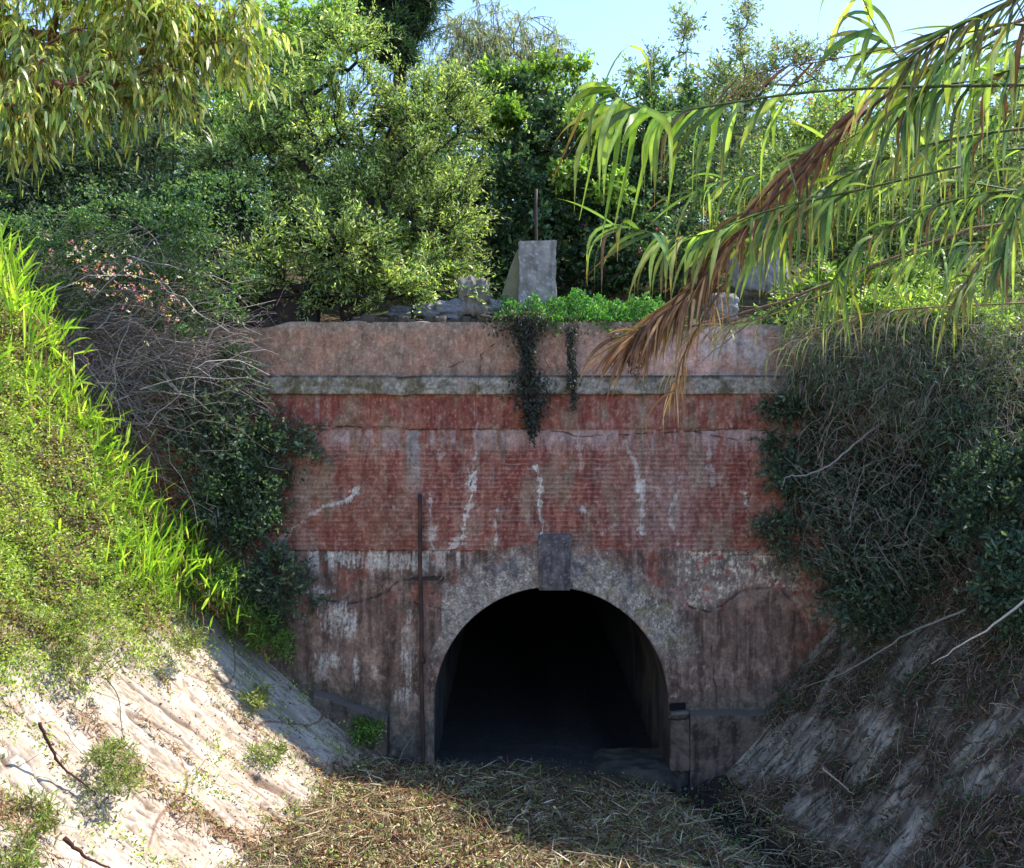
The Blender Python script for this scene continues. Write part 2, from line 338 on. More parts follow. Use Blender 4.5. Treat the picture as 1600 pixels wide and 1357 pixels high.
LIME = [([(741, 738), (735, 780), (724, 842)], 7, 1), ([(838, 728), (842, 752), (847, 832)], 4.5, 1), ([(777, 795), (776, 858)], 2.5, .8), ([(556, 768), (545, 778), (532, 784)], 6, 1), ([(532, 784), (500, 795), (470, 815)], 4, .55), ([(462, 822), (432, 850)], 6, .5),
        ([(978, 690), (992, 730), (1000, 765)], 4, .5), ([(1003, 755), (1001, 790), (1003, 832)], 6, .7), ([(1003, 758), (1045, 768), (1066, 745)], 3, .3), ([(1060, 768), (1046, 800), (1060, 850)], 4, .45), ([(672, 778), (676, 860)], 7, .6),
        ([(910, 790), (912, 800)], 3, .8), ([(1164, 772), (1166, 786)], 4, 1), ([(716, 842), (700, 862)], 5, .7), ([(845, 832), (846, 842)], 7, .9), ([(940, 835), (960, 820)], 2.5, .3), ([(690, 690), (690, 720)], 6, .3), ([(905, 690), (906, 730)], 5, .3), ([(1110, 700), (1110, 760)], 6, .3),
        ([(612, 788), (618, 796)], 7, .5), ([(745, 660), (740, 740)], 2.0, .35), ([(1135, 640), (1150, 700)], 1.5, .3)]
CRACK = [([(385, 672), (420, 666), (620, 668), (640, 672), (830, 671), (880, 675), (900, 683), (1170, 670), (1290, 690)], 1.3), ([(776, 505), (778, 530), (752, 555), (748, 612)], 1.3), ([(752, 550), (700, 575), (660, 605), (636, 618)], 1.0),
         ([(742, 730), (735, 760)], 1.2), ([(552, 944), (600, 928), (626, 906), (692, 903), (674, 928)], 2.2), ([(640, 940), (700, 955)], 1.5), ([(1076, 948), (1108, 958), (1140, 938), (1160, 925), (1215, 918)], 2.0),
         ([(380, 862), (560, 860), (745, 861)], 1.0), ([(1085, 868), (1260, 868)], 1.0), ([(1172, 620), (1170, 870)], 1.0), ([(430, 905), (480, 935), (552, 944)], 1.6), ([(1110, 1000), (1120, 1098)], 1.4), ([(1085, 675), (1160, 690), (1185, 684)], 1.3)]
def paint(X, Z, part='wall'):
    px, py = wpx(X, Z)
    wx = px + 7 * fbm(px / 24, py / 24, 3, 1); wy = py + 6 * fbm(px / 24, py / 24, 3, 2)
    fine = fbm(px / 7, py / 7, 4, 5); med = fbm(px / 40, py / 40, 4, 6); big = fbm(px / 130, py / 130, 3, 7)
    vst = fbm(px / 14, py / 160, 4, 8); vst2 = fbm(px / 4.5, py / 60, 3, 9)
    deep, brick, brown, pink, pale, white = L(118, 60, 55), L(132, 82, 72), L(120, 94, 82), L(154, 112, 104), L(140, 132, 134), L(178, 174, 178)
    # red field
    c = mixc(brick, deep, ss(-.1, .25, vst + .5 * big + .1)); c = mixc(c, brown, ss(.0, .35, fbm(px / 38, py / 90, 4, 12) + .25 * vst)); c = mixc(c, pale, ss(.12, .5, vst2 * .6 + .5 * med) * .45)
    course = ss(.55, .95, np.cos(py * 2 * math.pi / 7.4 + 1.2 * noise(px / 30, py / 30, 14))) * ss(-.3, .25, fbm(px / 16, py / 5, 3, 15) + .25 * noise(px / 60, py / 40, 16))
    c = mixc(c, mixc(pink, pale, ss(-.2, .3, med)), course * .62 * ss(672, 700, py) * ss(880, 850, py))
    jt = ss(.80, .98, -np.cos(py * 2 * math.pi / 7.4 + 1.2 * noise(px / 30, py / 30, 14))) * ss(-.2, .2, noise(px / 18, py / 12, 17)) * ss(672, 700, py); c = mixc(c, c * .62, jt * .4)
    c = mixc(c, L(140, 92, 84), ss(1165, 1175, px) * .5)
    # pale wash under the crack at 672, grey strip, greyed right part
    c = mixc(c, L(152, 130, 134), ss(668, 674, py) * ss(712, 684, wy + 20 * vst2) * ss(500, 540, wx) * ss(.0, .3, .35 + vst + .3 * np.sin(px / 60)) * .8)
    c = mixc(c, L(128, 124, 130), ss(630, 638, wx) * ss(660, 652, wx) * ss(790, 740, wy) * ss(668, 676, py) * .8)
    c = mixc(c, L(140, 120, 122), np.exp(-((wx - 1035) / 60) ** 2 - ((wy - 790) / 80) ** 2) * (.55 + .6 * fine))
    c = mixc(c, L(120, 76, 66), np.exp(-((wx - 600) / 60) ** 2 - ((wy - 810) / 60) ** 2) * .7)
    # parapet
    up = mixc(L(150, 110, 96), L(132, 108, 96), ss(-.3, .3, med)); up = mixc(up, L(178, 138, 132), ss(830, 1000, px) * ss(-.3, .3, big + .2)); up = mixc(up, L(160, 152, 156), ss(1080, 1120, wx) * ss(-.2, .2, med) * .8)
    up = mixc(up, L(106, 84, 76), ss(.1, .5, vst) * .5); up = mixc(up, L(120, 112, 108), ss(522, 504, wy) * .7); up = mixc(up, L(168, 150, 146), ss(.1, .5, fbm(px / 6, py / 6, 4, 57, .75)) * .5); up = mixc(up, L(96, 78, 72), ss(.15, .45, fbm(px / 9, py / 5, 4, 56, .7)) * .45); up = mixc(up, L(110, 92, 84), ss(440, 400, wx) * .5)
    c = mixc(c, up, ss(602, 600, py))
    # below the 860 line
    lo = mixc(L(104, 84, 80), L(80, 64, 60), ss(-.2, .3, vst)); lo = mixc(lo, L(124, 112, 112), ss(.1, .45, vst2 + .4 * med) * .5); lo = mixc(lo, L(134, 74, 66), ss(.0, .3, med + .3 * big) * ss(1000, 900, py) * .6)
    drip = ss(.05, .3, noise(px / 20, py * 0 + 3.3, 21) + .25 * noise(px / 7, py * 0, 22)) * ss(904 + 22 * noise(px / 9, py * 0 + 1, 23), 880, py) * ss(745, 720, px)
    lo = mixc(lo, white, np.clip(drip * (.6 + 1.3 * fbm(px / 3.5, py / 6, 3, 24, .7)), 0, 1))
    for cx, cy, rx, ry in ((522, 966, 26, 24), (548, 975, 10, 20), (515, 1030, 20, 14), (557, 1040, 6, 24), (500, 925, 20, 8), (640, 1010, 12, 50), (635, 1090, 18, 14), (500, 1050, 10, 12), (586, 1050, 5, 14), (600, 880, 60, 12), (545, 870, 30, 12)):
        e = ((px - cx) / rx) ** 2 + ((py - cy) / ry) ** 2; lo = mixc(lo, mixc(white * .9, white * 1.15, ss(-.2, .3, fine)), ss(1.3, .2, e + 2.2 * vst2 + 1.6 * fine + 1.2 * med) * .7 * ss(-.25, .2, fbm(px / 3.5, py / 7, 4, 25, .75) + .1)); 
    edge = np.interp(px, [1070, 1110, 1150, 1170, 1235, 1260, 1330], [955, 958, 925, 915, 930, 975, 985])
    mot = ss(1040, 1075, wx) * ss(edge + 4, edge - 10, wy); lo = mixc(lo, L(128, 116, 114), mot * (.35 + .4 * ss(-.25, .25, fbm(px / 12, py / 20, 5, 31, .7)))); lo = mixc(lo, L(196, 186, 178), mot * ss(-.02, .25, fbm(px / 7, py / 12, 5, 32, .8) + .25 * med) * .85)
    lo = mixc(lo, L(138, 52, 46), mot * ss(.22, .4, fbm(px / 30, py / 24, 4, 33)) * .75); lo = mixc(lo, L(118, 74, 58), ss(1225, 1260, wx) * ss(.0, .3, med + .2) * .7)
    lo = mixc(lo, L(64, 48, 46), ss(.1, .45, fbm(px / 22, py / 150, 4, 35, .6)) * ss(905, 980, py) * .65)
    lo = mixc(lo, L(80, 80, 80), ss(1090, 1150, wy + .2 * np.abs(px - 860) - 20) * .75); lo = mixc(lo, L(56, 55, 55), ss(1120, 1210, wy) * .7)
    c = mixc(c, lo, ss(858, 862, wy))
    if part == 'ring':
        g = mixc(L(120, 113, 114), L(98, 92, 94), ss(-.2, .2, med)); g = mixc(g, L(156, 150, 148), ss(-.15, .35, fbm(px / 9, py / 9, 5, 41, .8) + .2 * big) * .75); g = mixc(g, L(196, 190, 186), ss(.12, .34, fbm(px / 4, py / 4, 3, 46, .8) + .3 * med) * .7)
        g = mixc(g, L(110, 104, 74), ss(.0, .3, fbm(px / 30, py / 30, 3, 42)) * ss(900, 930, px) * .6); g = mixc(g, L(96, 94, 104), ss(.05, .25, fbm(px / 28, py / 28, 2, 43)) * ss(950, 900, py))
        g = mixc(g, lo, ss(985, 1050, wy)); rr_ = np.hypot(X - AX, np.maximum(Z - AZ, 0)) - AR; eg = ss(.5, .78, rr_ + .35 * fbm(px / 16, py / 16, 5, 93, .7)); g = mixc(g, mixc(lo, L(120, 84, 76), ss(880, 860, py) * .6), eg * .85); g = mixc(g, g * .6, ss(.0, .35, fbm(px / 20, py / 40, 5, 94, .65)) * .6); g = mixc(g, L(158, 150, 148), ss(.1, .4, fbm(px / 7, py / 14, 5, 44, .75)) * ss(1110, 1080, wy) * .6); c = g
    if part == 'cornice':
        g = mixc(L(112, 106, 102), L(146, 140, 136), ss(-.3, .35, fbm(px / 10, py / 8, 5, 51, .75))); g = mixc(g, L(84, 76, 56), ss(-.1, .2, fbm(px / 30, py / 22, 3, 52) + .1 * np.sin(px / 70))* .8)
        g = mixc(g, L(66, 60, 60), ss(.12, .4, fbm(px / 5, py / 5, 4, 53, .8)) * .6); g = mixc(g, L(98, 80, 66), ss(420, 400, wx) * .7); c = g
    if part in ('wall', 'ring'):
        for pts, w, s in LIME:
            d, t = polyd(wx, py, pts); ww = w * (.2 + 1.0 * ss(-.35, .35, noise(py / 11, px / 30, 58))); g_ = 1.15 * np.exp(-(d / (ww * 1.1)) ** 2) + (1.3 * fbm(px / 3.6, py / 6.5, 3, 59, .7) + .35 * vst2) * np.exp(-(d / (w * 3 + 3)) ** 2)
            c = mixc(c, np.minimum(white * 1.2, .8), ss(.50, .95, g_) * s * .95); c = mixc(c, pale, np.exp(-(d / (w * 2.6)) ** 2) * ss(-.2, .3, fine) * .35 * s)
    for pts, w in CRACK:
        if part == 'ring' and w < 1.6: continue
        d, t = polyd(px + 3 * noise(px / 14, py / 14, 61), py + 2.5 * fbm(px / 14, py / 14, 3, 62), pts)
        c = mixc(c, L(46, 34, 34), ss(w * 1.0, w * .2, d) * .85 * ss(-.35, .0, noise(px / 16, py / 16, 64)))
    if part != 'cornice':                     # green-black runs under the creeper
        c = mixc(c, L(74, 66, 64), np.exp(-((wx - 828) / 10) ** 2) * ss(700, 600, py) * .6); c = mixc(c, L(96, 84, 84), np.exp(-((wx - 893) / 8) ** 2) * ss(680, 600, py) * .5)
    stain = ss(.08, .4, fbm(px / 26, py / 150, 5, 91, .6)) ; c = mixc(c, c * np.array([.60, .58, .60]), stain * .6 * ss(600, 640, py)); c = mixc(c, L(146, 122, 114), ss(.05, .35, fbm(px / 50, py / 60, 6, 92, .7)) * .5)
    c = mixc(c, c * 1.35, ss(.2, .5, fine) * .5); c = mixc(c, c * .62, ss(.18, .5, -fine) * .6)
    sp = ss(.42, .55, noise(px / 3.2, py / 3.2, 66)) * .4; c = mixc(c, c * .55, sp)
    m1 = fbm(px / 18, py / 26, 6, 67, .8); m2 = fbm(px / 6, py / 9, 4, 68, .8)
    c = mixc(c, L(150, 138, 134), ss(.12, .42, m2 + .3 * m1) * .35 * (1 - .7 * ss(900, 960, py))); c = c * (1 + .9 * np.clip(m1, -.45, .5) + .55 * np.clip(m2, -.5, .5))[..., None]
    g_ = c.mean(-1, keepdims=True); c = g_ + (c - g_) * .92; return c * np.array([1.25, 1.17, 1.0]) * (1.10 + .04 * ss(900, 1050, py))[..., None]
def relief(X, Z, part='wall'):
    px, py = wpx(X, Z); d = .010 * fbm(px / 20, py / 20, 4, 70) + .02 * fbm(px / 120, py / 120, 2, 71)
    d = d + .006 * np.cos(py * 2 * math.pi / 7.4 + 1.2 * noise(px / 30, py / 30, 14)) * ss(690, 710, py) * ss(862, 850, py)
    if part == 'wall':
        d = d + .03 * ss(672, 669, py + 3 * noise(px / 20, py * 0, 72)) * ss(600, 604, py)        # thicker coat above the crack
        d = d - .035 * ss(859, 863, py + 2 * noise(px / 15, py * 0, 73)) * (1 - ss(740, 760, px) * ss(1090, 1070, px))
        yc = np.interp(px, [470, 552, 600, 626, 692], [938, 944, 928, 906, 903]); d = d + .06 * ss(yc - 1, yc + 3, py) * ss(470, 500, px) * ss(694, 690, px) * ss(1100, 1060, py)
        yr = np.interp(px, [1076, 1108, 1150, 1215, 1240], [950, 958, 928, 918, 940]); d = d + .05 * ss(yr - 1, yr + 3, py) * ss(1096, 1100, px) * ss(1250, 1235, px)
        d = d + .05 * ss(1168, 1173, px) * ss(870, 860, py) * ss(600, 618, py)
    for pts, w in CRACK:
        q, t = polyd(px + 3 * noise(px / 14, py / 14, 61), py + 2.5 * fbm(px / 14, py / 14, 3, 62), pts); d = d - .03 * ss(w * 1.0, w * .3, q) * ss(-.35, .0, noise(px / 16, py / 16, 64))
    return d
def plate(x0, x1, z0, z1, y, part, step=.014, keep=None, topf=None):
    xs = np.arange(x0, x1 + step / 2, step); zs = np.arange(z0, z1 + step / 2, step)
    X, Z = np.meshgrid(xs, zs, indexing='ij'); Zc = Z
    if topf is not None: Zc = z0 + (Z - z0) * (topf(X) - z0) / (z1 - z0)
    p = np.stack([X, y - relief(X, Zc, part), Zc], -1); c = paint(X, Zc, part); m = None
    if keep is not None:
        k = keep(X, Z); m = k[:-1, :-1] & k[1:, :-1] & k[1:, 1:] & k[:-1, 1:]
    return p, c, m
XL, XR = -9.4, 9.6; Z_C0, Z_C1 = 6.63, 6.96      # cornice bottom, top
def outside(X, Z):
    ins = (np.hypot(X - AX, Z - AZ) < AR + .25) & (Z > AZ - .01) | (np.abs(X - AX) < AR + .25) & (Z <= AZ)
    return ~ins
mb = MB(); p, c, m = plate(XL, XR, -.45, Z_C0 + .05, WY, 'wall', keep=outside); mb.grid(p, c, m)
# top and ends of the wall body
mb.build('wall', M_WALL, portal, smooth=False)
ptop = lambda X: 7.93 + .035 * fbm(X * 1.3, X * 0 + 2, 4, 80) - .10 * ss(-3.9, -4.4, X) - .05 * ss(2.5, 4, X)
mb = MB(); p, c, _ = plate(XL, XR, Z_C1 - .05, 7.95, WY + .06, 'upper', topf=ptop); mb.grid(p, c)
n = p.shape[0]; top = p[:, -1]; rows = [top]
for dy in (.03, .2, .45): q = top.copy(); q[:, 1] += dy; q[:, 2] += .02 * noise(q[:, 0] * 3, q[:, 1] * 5, 81); rows.append(q)
mb.grid(np.stack(rows, 1), L(140, 134, 132)); mb.build('parapet', M_WALL, portal)
# string course with a drip edge
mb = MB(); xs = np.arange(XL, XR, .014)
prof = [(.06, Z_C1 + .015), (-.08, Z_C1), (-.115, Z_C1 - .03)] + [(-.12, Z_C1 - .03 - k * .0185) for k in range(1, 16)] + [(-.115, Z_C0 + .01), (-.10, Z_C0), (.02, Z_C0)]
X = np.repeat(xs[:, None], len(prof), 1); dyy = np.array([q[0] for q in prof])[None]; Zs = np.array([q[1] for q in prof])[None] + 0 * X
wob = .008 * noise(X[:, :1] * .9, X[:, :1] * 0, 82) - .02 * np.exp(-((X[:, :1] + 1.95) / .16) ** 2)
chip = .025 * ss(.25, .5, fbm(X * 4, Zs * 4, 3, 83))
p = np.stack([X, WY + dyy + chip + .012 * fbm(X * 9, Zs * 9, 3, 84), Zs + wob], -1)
cc = paint(X, Zs, 'cornice'); cc[:, :3] *= .45; mb.grid(p, cc, flip=True); mb.build('string_course', M_WALL, portal)  # top rows darkened in colour, standing in for shade from the vegetation
# arch ring: semicircle and jambs, swept from inner edge outwards; return into the tunnel
def ring_path(r):
    a = np.arange(0, math.pi + .001, .0065)
    x = np.concatenate([np.full(110, r), r * np.cos(a), np.full(110, -r)]); z = np.concatenate([np.linspace(-1.65, -.012, 110), r * np.sin(a), np.linspace(-.012, -1.65, 110)])
    return AX + x, AZ + z
rr = np.concatenate([[AR], np.arange(AR + .012, AR + .80, .014), [AR + .80]])
XX = []; ZZ = []
for r in rr: x, z = ring_path(r); XX.append(x); ZZ.append(z)
XX = np.array(XX); ZZ = np.array(ZZ)
yy = WY - .022 - relief(XX, ZZ, 'ring'); yy[0] += .02; q, w_ = XX.copy(), ZZ.copy()
wobr = .02 * noise(XX * 2, ZZ * 2, 86)
rim = np.stack([XX[-1:], np.full_like(yy[-1:], WY + .12), ZZ[-1:]], -1)
p = np.stack([XX + wobr * 0, yy, ZZ], -1); cc = paint(XX, ZZ, 'ring')
mb = MB(); mb.grid(np.concatenate([p, rim], 0), np.concatenate([cc, cc[-1:] * .6], 0), flip=False); mb.build('arch_ring', M_WALL, portal)
# barrel of the tunnel
mb = MB(); x, z = ring_path(AR); ys = np.concatenate([[WY - .03, WY, WY + .1], np.linspace(WY + .3, WY + 6, 40), [26, 32, 45, 58]])
BX = np.repeat(x[None], len(ys), 0); BZ = np.repeat(z[None], len(ys), 0); BY = np.repeat(ys[:, None], len(x), 1)
rad = .03 * fbm(BY * 1.5, BZ * 1.5 + BX, 3, 87) * ss(WY, WY + .3, BY); cdir = np.stack([BX - AX, 0 * BX, np.maximum(BZ - AZ, 0)], -1); cdir = nrm(cdir)
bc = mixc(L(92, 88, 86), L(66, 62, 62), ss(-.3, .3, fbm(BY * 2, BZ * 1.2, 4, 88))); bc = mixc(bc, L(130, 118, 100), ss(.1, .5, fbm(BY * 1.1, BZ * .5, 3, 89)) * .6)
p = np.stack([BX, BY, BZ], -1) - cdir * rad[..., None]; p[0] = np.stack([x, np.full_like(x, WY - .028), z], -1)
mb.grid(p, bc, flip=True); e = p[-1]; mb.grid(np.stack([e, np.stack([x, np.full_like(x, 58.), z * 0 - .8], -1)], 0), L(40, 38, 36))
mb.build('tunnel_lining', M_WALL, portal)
# keystone, footings, niche block
def kc(p_):
    x, z = p_[..., 0], p_[..., 2]; c = mixc(L(78, 72, 74), L(112, 104, 104), ss(-.3, .3, fbm(x * 6, z * 4, 6, 110, .75))); c = mixc(c, L(56, 50, 50), ss(.05, .35, fbm(x * 12, z * 1.6, 4, 113)) * .6); return mixc(c, L(150, 142, 138), ss(.12, .35, fbm(x * 16, z * 14, 4, 114, .75)) * .6)
mb = MB(); k = np.array([[.47, 2.06 + AZ - .02], [1.02, 2.06 + AZ - .02], [1.045, 4.16], [.455, 4.16]])
zs = np.linspace(0, 1, 40); xs_ = np.linspace(0, 1, 24); A, B = np.meshgrid(xs_, zs, indexing='ij')
KX = .022 * fbm(B * 4 + 3, A * 3, 4, 112, .7) + (k[0, 0] + (k[3, 0] - k[0, 0]) * B) * (1 - A) + (k[1, 0] + (k[2, 0] - k[1, 0]) * B) * A; KZ = k[0, 1] + (k[2, 1] - k[0, 1]) * B - .03 * ss(0.2, .0, A) * B - .02 * (1 - B) * 0
dome = .02 * np.minimum(1, np.minimum(np.minimum(A, 1 - A) * 8, np.minimum(B, 1 - B) * 12))
KP = np.stack([KX, WY - .16 - dome + .03 * fbm(KX * 6, KZ * 6, 5, 111, .65), KZ], -1); mb.grid(KP, kc(KP))
for sl_, fl in ((KP[0], False), (KP[-1], True), (KP[:, 0], True), (KP[:, -1], False)):
    b2 = sl_.copy(); b2[:, 1] = WY + .12; mb.grid(np.stack([sl_, b2], 0), L(88, 84, 90), flip=fl)
mb.build('keystone', M_WALL, portal)
def slate(p_):
    x, z = p_[..., 0], p_[..., 2]; c = mixc(L(112, 98, 88), L(66, 58, 54), ss(-.3, .3, fbm(x * 2.5, z * 2.5, 7, 120, .8))); c = mixc(c, L(44, 38, 36), ss(.05, .35, fbm(x * 7, z * 1.2, 4, 123)) * .7); return mixc(c, L(128, 116, 104), ss(.1, .35, fbm(x * 14, z * 14, 5, 124, .75)) * .5)
def footing(x0, x1, zt0, zt1, proud):
    mb = MB(); X, T = np.meshgrid(np.linspace(x0, x1, 60), np.linspace(0, 1, 50), indexing='ij')
    zt = zt0 + (zt1 - zt0) * (X - x0) / (x1 - x0) + .03 * noise(X * 3, X * 0, 121); Z = -.45 + (zt + .45) * T
    f = np.stack([X, WY - proud + .015 * fbm(X * 3, Z * 3, 3, 122) + .02 * ss(.97, 1, T), Z], -1); mb.grid(f, slate(f))
    t = f[:, -1]; b = t.copy(); b[:, 1] = WY + .02; b[:, 2] += .07; mb.grid(np.stack([t, (t + b) / 2 + [0, 0, .02], b], 1), L(92, 84, 78))
    for i, fl in ((0, True), (-1, False)):
        s_ = f[i]; b = s_.copy(); b[:, 1] = WY + .02; mb.grid(np.stack([s_, b], 1), L(74, 74, 78), flip=fl)
    return mb.build('footing', M_WALL, portal)
footing(-3.5, -2.2, 1.35, .86, .16); footing(3.13, 4.75, .97, .99, .20)
mb = MB(); mb.box((2.80, WY - .19, 1.00), (3.10, WY - .02, 1.05), L(104, 98, 94), n=.06, jit=.02); mb.box((2.79, WY - .17, .0), (3.12, WY - .03, .90), L(84, 82, 82), n=.06, jit=.025, cf=slate); mb.build('jamb_block', M_WALL, portal)
mb = MB(); mb.box((2.79, WY - .10, 1.06), (3.07, WY - .0455, 1.17), L(22, 20, 22), n=.05, jit=.01); mb.build('recess_shade_block', M_WALL, portal)  # solid near-black block; the shade inside the niche is put into its colour
# flat concrete apron in the mouth of the tunnel
mb = MB(); X, Y = np.meshgrid(np.linspace(1.15, 2.95, 80), np.linspace(16.5, 17.9, 50), indexing='ij'); Z = .05 + .05 * fbm(X * 3, Y * 3, 4, 130) - .25 * ss(16.8 + .15 * noise(X * 2, X * 0, 131), 16.55, Y) - .2 * ss(2.75, 2.95, X) - .25 * ss(1.7, 1.2, X)
mb.grid(np.stack([X, Y, Z], -1), mixc(L(78, 72, 66), L(54, 50, 46), ss(-.2, .3, fbm(X * 2, Y * 4, 3, 132)))); mb.build('sill', M_WALL, portal)

# iron pipe on the wall
pipe = empty('iron_pipe', (-1.6, WY - .17, 0), 'tall rusty iron pipe standing against the wall left of the tunnel opening', 'pipe')
mb = MB(); z = np.linspace(.0, 4.88, 40); mb.tube(np.stack([-1.59 - .012 * (z - 2) + .006 * np.sin(z * 3), np.full_like(z, WY - .17), z], -1), .038, mixc(L(52, 42, 42), L(84, 58, 48), ss(-.2, .3, noise(z * 3, z * 0, 140))), 10)
mb.build('shaft', M_IRON, pipe, True)
mb = MB(); mb.box((-1.72, WY - .20, 3.36), (-1.28, WY - .15, 3.41), L(44, 36, 36)); mb.build('bracket', M_IRON, pipe)
mb = MB(); mb.tube([(-1.575, WY - .17, 1.9), (-1.575, WY - .17, 2.0)], .055, L(60, 46, 42), 10); mb.build('collar', M_IRON, pipe)

# concrete post with its buttress on the parapet
post = empty('concrete_post', P(841, 462, 17.6), 'square grey concrete post with a sloping buttress on top of the portal wall', 'post')
a = P(811, 466, 17.5); b = P(869, 376, 17.5)
def cg(p_): return mixc(1, .55, (ss(.0, .3, fbm(p_[..., 0] * 9, p_[..., 2] * 1.3, 4, 153)) * .7 + .5 * ss(.25, .5, fbm(p_[..., 0] * 5, p_[..., 2] * 5 + p_[..., 1], 4, 154)))) * mixc(mixc(L(150, 143, 136), L(122, 115, 110), ss(-.3, .3, fbm(p_[..., 0] * 4, p_[..., 2] * 4, 4, 150))), L(176, 172, 176), ss(.3, .45, fbm(p_[..., 0] * 22, p_[..., 2] * 22, 2, 151)))
mb = MB(); mb.box((a[0], 17.5, a[2] - .4), (b[0], 18.15, b[2]), L(130, 126, 130), n=.03, jit=.022, cf=cg); mb.build('shaft', M_CONC, post)
mb = MB(); x0 = P(775, 0, 17.7)[0]; zb, zt = a[2] - .3, b[2] - .10
for yv, fl in ((17.62, False), (17.95, True)):
    A, B = np.meshgrid(np.linspace(0, 1, 14), np.linspace(0, 1, 24), indexing='ij')
    zz = zb + (zt - zb) * B; xx = a[0] + .01 + (x0 - a[0]) * (1 - B) ** .75 * A
    mb.grid(np.stack([xx, yv + .015 * noise(xx * 6, zz * 6, 152), zz], -1), L(112, 108, 84), flip=not fl)
    if yv < 17.8: e0 = np.stack([xx[-1], 0 * xx[-1] + 17.62, zz[-1]], -1)
e1 = e0.copy(); e1[:, 1] = 17.95; mb.grid(np.stack([e0, e1], 0), L(112, 106, 84), flip=True); mb.build('buttress', M_CONC, post)
rp = MB(); q = np.array([P(838, 470, 18.6), P(838, 380, 18.6), P(837, 320, 18.6), P(838, 296, 18.6)]); q[0, 2] -= .8; rp.tube(q, .035, L(56, 42, 40), 6)
tag(rp.build('iron_post', M_IRON), 'thin rust brown post rising behind the grey concrete post', 'post')

# ruined brick parapet on the left
ruin = empty('ruined_wall', P(430, 500, 17.6), 'ruined dark brick wall with square window gap left of the portal top', 'wall')
def br(p_):
    x, z = p_[..., 0], p_[..., 2]; return mixc(mixc(L(62, 50, 46), L(44, 38, 40), ss(-.3, .3, fbm(x * 3, z * 5, 4, 160))), L(94, 80, 60), ss(.25, .45, fbm(x * 6, z * 6, 3, 161)))
def wbox(px0, py0, px1, py1, Y, d, name):
    mb = MB(); a = P(px0, py1, Y); b = P(px1, py0, Y); mb.box((a[0], Y, a[2]), (b[0], Y + d, b[2]), L(70, 56, 50), n=.05, jit=.022, cf=br); return mb.build(name, M_CONC, ruin)
wbox(362, 452, 494, 512, 17.65, .45, 'low_wall'); wbox(306, 366, 363, 520, 17.75, .45, 'pillar'); wbox(532, 374, 566, 500, 17.90, .4, 'pillar'); wbox(363, 366, 532, 378, 17.85, .4, 'lintel')

# stones on the wall top
for i, (px, py, rx, ry, lab, col) in enumerate([
        (742, 470, 26, 34, 'big pale grey boulder on the wall top left of the concrete post', L(112, 106, 100)), (705, 486, 26, 15, 'flat grey stone left of the big boulder on the wall top', L(112, 112, 120)),
        (668, 487, 20, 12, 'small grey stone on the wall top under the feathery tree', L(104, 106, 112)), (628, 490, 22, 10, 'low dark stone on the wall top, farthest left of the rubble', L(92, 92, 98)),
        (1128, 480, 24, 20, 'pale grey boulder on the wall top behind the hanging dead reeds', L(126, 124, 126)), (1190, 425, 42, 40, 'large mauve grey rock behind the reeds, right of the portal top', L(126, 118, 122)),
        (775, 482, 14, 12, 'small rounded stone beside the green mat on the wall top', L(112, 112, 112))]):
    Y = 17.55 if py > 440 else 18.6; mb = MB(); mb.rock(P(px, py, Y), (rx / F * Y, .25, ry / F * Y), col, seed=i + 3, n=30, rough=.5, boxy=.5)
    tag(mb.build('rock', M_CONC), lab, 'rock')

for i in range(15):
    px = 560 + i * 14 + R.uniform(-4, 4); Y = R.uniform(17.15, 17.45); mb = MB(); r = R.uniform(.05, .12); c = P(px, 500, Y); c[2] = 7.93 + r * .5; mb.rock(c, (r * R.uniform(.9, 1.5), r, r * .8), L(88, 80, 72) * R.uniform(.4, 1.3), seed=i + 40, n=12, rough=.5)
    tag(mb.build('rubble_stone', M_CONC), 'small grey stone in the line of rubble along the wall edge', 'stone', 'rubble along the wall edge')

# ------------------------------------------------------------------ plants
def E(px, py, rx, ry, Y, dY, n): return (P(px, py, Y), np.array([rx / F * Y, dY, ry / F * Y]), n)
def skeleton(base, clumps, r0, jitter=.12, step=.5, up=.0):
    nodes = [np.array(base, float)]; par = [-1]; order = np.argsort(np.linalg.norm(clumps - base, axis=1)); ends = {}
    for i in order:
        c = clumps[i]; N = np.array(nodes); d = np.linalg.norm(N - c, axis=1) + .35 * np.linalg.norm(N - base, axis=1) * .5 + np.where(N[:, 2] > c[2] + .1, .6, 0)
        k = int(np.argmin(d)); a = N[k]; L_ = np.linalg.norm(c - a); m = max(1, int(L_ / step)); off = R.normal(size=3) * jitter * L_ * .5
        for j in range(1, m + 1):
            t = j / m; q = a + (c - a) * t + off * math.sin(math.pi * t) + np.array([0, 0, up * math.sin(math.pi * t) * L_]); nodes.append(q); par.append(k if j == 1 else len(nodes) - 2)
        ends[i] = len(nodes) - 1
    cnt = np.zeros(len(nodes)); 
    for i in ends.values(): cnt[i] += 1
    for i in range(len(nodes) - 1, 0, -1): cnt[par[i]] += cnt[i]
    cnt = np.maximum(cnt, 1); r = r0 * (cnt / cnt[0]) ** .5
    return np.array(nodes), np.array(par), r
